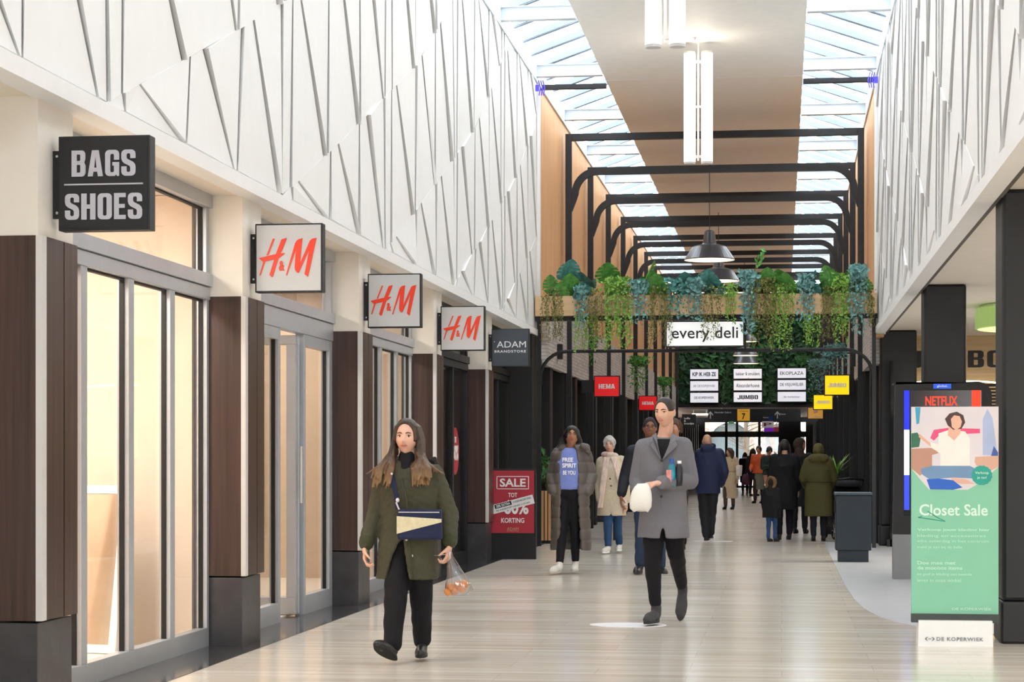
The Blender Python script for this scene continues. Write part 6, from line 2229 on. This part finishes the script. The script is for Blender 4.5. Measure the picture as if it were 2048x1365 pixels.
# ------------------------------------------------------------------ people further down the arcade
def far_person(label, px, d, H, rz, coat_c, hem, trouser_c, skin='#d2a08a', hair_c='#2a211d', hairstyle='short', shoe_m=None, coat_w=1.0, nm='coat', hood=None, face=False, stride=.10, arms=None, yaw=0, pitch=0, voxel=.012, gap=0.0, male=False, skirt=None):
    k = H / 1.75
    ov = dict(aa=V(-.09, -stride, .085) * k, ab=V(.09, stride * .8, .085) * k, ka=V(-.09, -stride * .7 - .03, .49) * k, kb=V(.09, stride * .2, .49) * k)
    if arms:
        for n_, v in arms.items():
            ov[n_] = V(*v) * k
    P = Person(label, floor_loc(px, d), rz=rz, H=H, skin=skin, yaw=yaw, pitch=pitch, male=male, **ov)
    P.body(voxel * .75)
    if face:
        P.face()
    hm = None
    hair_m = mat('hair_far', hair_c, .55, vary=.25, scale=30)
    rr = random.Random(int(px))
    if hairstyle == 'long':
        hm = MB()
        for i in range(34):
            sx = -1 if i % 2 else 1
            a = rr.random()
            hm.chain([P.hp(sx * .02, -.03 + .1 * a, .115), P.hp(sx * .082, -.03 + .12 * a, .03), P.hp(sx * .095, -.02 + .12 * a, -.10), P.hp(sx * rr.uniform(.06, .15), rr.uniform(-.02, .11), -.24 - rr.uniform(0, .08))], [.014, .02, .02, .010], 8)
    if hood is None:
        P.hair(hair_m, .010, hm, 1, .003, thick=.016 if hairstyle != 'cap' else .02)
    else:
        def fn(x, y, z):
            p = head_point(x, y, z)
            n = V(x / .074, y / .094, z / .118).normalized()
            fc = 1.0 if (y < -.2 and (x / .62) ** 2 + ((z + .05) / .68) ** 2 < 1) else 0.0
            return P.J['head'] + P.R @ ((p + n * (.030 * (1 - fc) - .012 * fc)) * P.hs)
        m = head_grid(fn)
        m.chain([P.J['neck'] + V(0, .02, .06) * k, P.J['neck'] + V(0, .01, -.03) * k], [.085 * k, .115 * k])
        garment('hood' if hood != 'scarf' else 'headscarf', m, fabric('hood_cloth', coat_c if hood == 'same' else hood if hood.startswith('#') else '#2b2622'), P.t, voxel, 2, .004)
    w = coat_w
    z = lambda v: v * k
    rings = [(hem, .205 * w * k, .155 * w * k, 0, 0)]
    if hem < .85 * k:
        rings.append((z(.92), .205 * w * k, .155 * w * k, 0, 0))
    rings += [(z(1.10), .185 * w * k, .140 * w * k, 0, 0), (z(1.30), .20 * w * k, .145 * w * k, 0, 0), (z(1.42), .175 * w * k, .12 * k, 0, .005), (z(1.47), .11 * k, .10 * k, 0, .005), (z(1.50), .075 * k, .075 * k, 0, .008)]
    m = trunk(rings)
    P.sleeves(m, (.085 * w, .072 * w, .06 * w))
    garment(nm, m, fabric('far_cloth', coat_c, .75), P.t, voxel, 3, .007, (13, 13, 9), seed=int(px) % 17)
    if skirt:
        garment('skirt', trunk([(skirt[1], .18 * k, .14 * k, 0, 0), (hem - .1, .17 * k, .13 * k, 0, 0), (hem + .12, .16 * k, .12 * k, 0, 0)]), fabric('skirt_cloth', skirt[0]), P.t, voxel, 2, .006)
    P.trousers(fabric('far_trousers', trouser_c), r=(.095, .07, .054), voxel=.013, end=.04)
    P.shoes(shoe_m or BLACKSHOE)
    return P


P = far_person('person with long brown hair in a beige belted trench coat, midway down the arcade', 1459, 55, 1.66, -.25, '#cdbb9c', .30, '#5a4a44', hair_c='#4a3628', hairstyle='long', face=True, yaw=-.5, pitch=.1, coat_w=.98)
obj('belt', trunk([(1.00, .190, .145, 0, 0), (1.05, .190, .145, 0, 0)]), fabric('belt_beige', '#b5a283'), P.t)
b = P.place('hand_bag', 'white bag under the arm of the person in the beige trench coat', 'bag', V(.27, -.02, .90))
obj('bag_body', MB().prism([(-.05, .0), (.05, .0), (.07, .30), (-.06, .28)], -.12, .12), fabric('white_bag_cloth', '#e6e2da'), b, bevel=.02)
far_person('person in a long black coat with a dark bag, farther away by the street doors', 1490, 80, 1.60, PI, '#17161a', .42, '#17161a', hair_c='#15130f', hairstyle='long', coat_w=1.05)
far_person('person in black standing just behind the orange jacket, near the street doors', 1506, 74, 1.72, PI - .4, '#1a191d', .60, '#17161a', hair_c='#1b1512', hairstyle='long')
P = far_person('person in an orange jacket and grey green skirt walking this way', 1518, 62.4, 1.76, -.35, '#c4592f', .92, '#3d2b24', skin='#b98068', hair_c='#3a2620', face=True, nm='jacket', arms={'wa': (-.19, -.2, 1.05), 'ea': (-.235, .02, 1.15)}, skirt=('#6a6d60', .42))
b = P.place('purple_bag', 'dark purple bag hanging beside the person in the orange jacket', 'bag', V(-.40, -.08, .55))
obj('bag_body', MB().loft([[V(x * s_, y * s_ * .5, z_) for x, y in ((-.1, -.1), (.1, -.1), (.1, .1), (-.1, .1))] for s_, z_ in ((1.0, 0), (1.25, .12), (1.0, .28), (.6, .34))]), fabric('purple_cloth', '#4d2b3d'), b, smooth=True)
obj('strap', MB().tube([(-.05, 0, .33), (.06, 0, .60), (.10, 0, .85), (.06, .02, .33)], .008, 6), fabric('purple_strap', '#3d2230'), b)
P = far_person('person in a dark green jacket looking down at a phone, carrying a white bag', 1538, 60.5, 1.72, .45, '#2c3a34', .88, '#c98f84', skin='#c2907a', hair_c='#1f2230', hairstyle='cap', face=True, nm='jacket', pitch=-.35, arms={'wa': (-.12, -.27, 1.18), 'wb': (.06, -.28, 1.16), 'ea': (-.23, -.02, 1.12), 'eb': (.22, -.02, 1.12)})
b = P.place('white_tote', 'large white bag on the back of the person in the dark green jacket', 'bag', V(.33, .12, .86))
obj('bag_body', MB().loft([[V(x * s_, y * s_ * .7, z_) for x, y in [(.2 * math.cos(a), .2 * math.sin(a)) for a in [2 * PI * i / 20 for i in range(20)]]] for s_, z_ in ((.6, -.06), (1.05, 0), (1.1, .12), (.7, .32), (.25, .50))]), fabric('tote_white', '#e2ddd0'), b, smooth=True)
obj('strap', MB().tube([(.0, 0, .48), (-.03, 0, .62), (-.10, 0, .72)], .02, 8), fabric('tote_strap', '#e2ddd0'), b, smooth=True)
b = P.place('phone', 'small phone in the hands of the person in the dark green jacket', 'phone', V(-.03, -.42, 1.21))
obj('phone_body', MB().box(-.035, .035, -.005, .005, -.07, .07), mat('phone_grey', '#9aa0a8', .3), b, bevel=.003)

far_person('person in a long black padded coat seen from behind, beside the child', 1569, 34.6, 1.70, PI + .1, '#1a1a1e', .52, '#1d1d22', hair_c='#1c1716', hairstyle='long', coat_w=1.12, stride=.03, voxel=.012)
far_person('person with a dark brown headscarf in a black coat looking to the side', 1599, 37.4, 1.74, PI - .2, '#18181b', .50, '#1d1d22', hood='#3a2e28', stride=.03, yaw=-1.75, coat_w=1.0, skin='#c48c74', face=True)
P = far_person('child in a black padded jacket with a fur trimmed hood and jeans', 1543, 33.8, 1.04, PI - .5, '#1c1c20', .40, '#33507e', hood='#2a2320', stride=.03, coat_w=1.28, shoe_m=mat('dark_trainer', '#2a2a2e', .6), nm='jacket', voxel=.010)
fz = MB()
rr = random.Random(6)
for i in range(40):
    a = 2 * PI * i / 40
    fz.ell(P.hp(.125 * math.cos(a), .03 + rr.uniform(-.02, .02), .02 + .145 * math.sin(a)), (.03, .035, .03), None, 8, 6)
garment('fur_trim', fz, fabric('brown_fur', '#7c5f45'), P.t, .009, 1, .006, (70, 70, 70))
P = far_person('person in an olive green hooded parka seen from behind, with a pushchair', 1637, 34.0, 1.62, PI, '#4e4a2c', .42, '#20242c', hood='#5a5634', stride=.04, coat_w=1.22, arms={'wa': (-.20, -.25, .98), 'wb': (.20, -.25, .98), 'ea': (-.27, -.02, 1.14), 'eb': (.27, -.02, 1.14)}, voxel=.012)
dr_ = MB()
for i in range(20):
    a = 2 * PI * i / 20
    dr_.ell((.125 * math.cos(a), .115 * math.sin(a), 1.365 + .03 * math.sin(a)), (.075, .075, .075), None, 8, 6)
garment('hood_drape', dr_, fabric('hood_olive', '#565232'), P.t, .012, 3, .008, (22, 22, 22))
obj('waist_cord', trunk([(.985, .232, .178, 0, 0), (1.0, .232, .178, 0, 0)]), fabric('cord_olive', '#3f3b22'), P.t)

# pushchair
fl_ = floor_loc(1672, 34.9)
t = thing('pushchair', 'black pushchair in front of the person in the olive parka', 'pushchair', (fl_.x + .12, fl_.y + .1, 0), rz=.25)
tyre = mat('black_tyre', '#19191b', .7)
for x, y, r_ in ((-.24, -.30, .15), (.24, -.30, .15), (-.20, .38, .11), (.20, .38, .11)):
    wl = obj('wheel', MB().tube([(x, y + (r_ - .02) * math.cos(a), r_ + (r_ - .02) * math.sin(a)) for a in [2 * PI * i / 24 for i in range(25)]], .02, 8), tyre, t, smooth=True)
    sp_ = MB()
    for i in range(5):
        a = 2 * PI * i / 5
        sp_.tube([(x, y, r_), (x, y + (r_ - .02) * math.cos(a), r_ + (r_ - .02) * math.sin(a))], .006, 5)
    obj('spokes', sp_, M['strip'], wl)
obj('frame', MB().tube([(-.24, -.30, .15), (-.24, .05, .55), (-.24, -.42, 1.02)], .014, 8).tube([(.24, -.30, .15), (.24, .05, .55), (.24, -.42, 1.02)], .014, 8).tube([(-.24, .05, .55), (-.20, .38, .11)], .013, 8).tube([(.24, .05, .55), (.20, .38, .11)], .013, 8).tube([(-.24, -.30, .15), (.24, -.30, .15)], .012, 8), M['black'], t, smooth=True)
obj('handle', MB().tube([(-.24, -.42, 1.02), (0, -.45, 1.05), (.24, -.42, 1.02)], .018, 8), M['gasket'], t, smooth=True)
obj('seat', MB().loft([[V(-.2, .30, .42), V(.2, .30, .42), V(.2, .30, .50), V(-.2, .30, .50)], [V(-.22, -.05, .40), V(.22, -.05, .40), V(.22, -.02, .52), V(-.22, -.02, .52)], [V(-.22, -.28, .86), V(.22, -.28, .86), V(.22, -.20, .90), V(-.22, -.20, .90)]]), BLACKCLOTH, t, smooth=False)
hd_ = MB()
rg = []
for i in range(7):
    a = math.radians(15 + i * 20)
    rg.append([V(x, .0 - .34 * math.cos(a) * (-1) - .22, .70 + .34 * math.sin(a)) if False else V(x, -.10 + .32 * math.cos(a), .66 + .34 * math.sin(a)) for x in (-.23, -.12, 0, .12, .23)])
hd_.loft(rg, closed=False, caps=False)
o = obj('canopy', hd_, BLACKCLOTH, t, smooth=True, recalc=False)
sm_ = o.modifiers.new('thickness', 'SOLIDIFY'); sm_.thickness = .012
obj('basket', MB().box(-.2, .2, -.2, .25, .2, .32), fabric('basket_grey', '#3a3a3e'), t, bevel=.02)
# bag on the bin
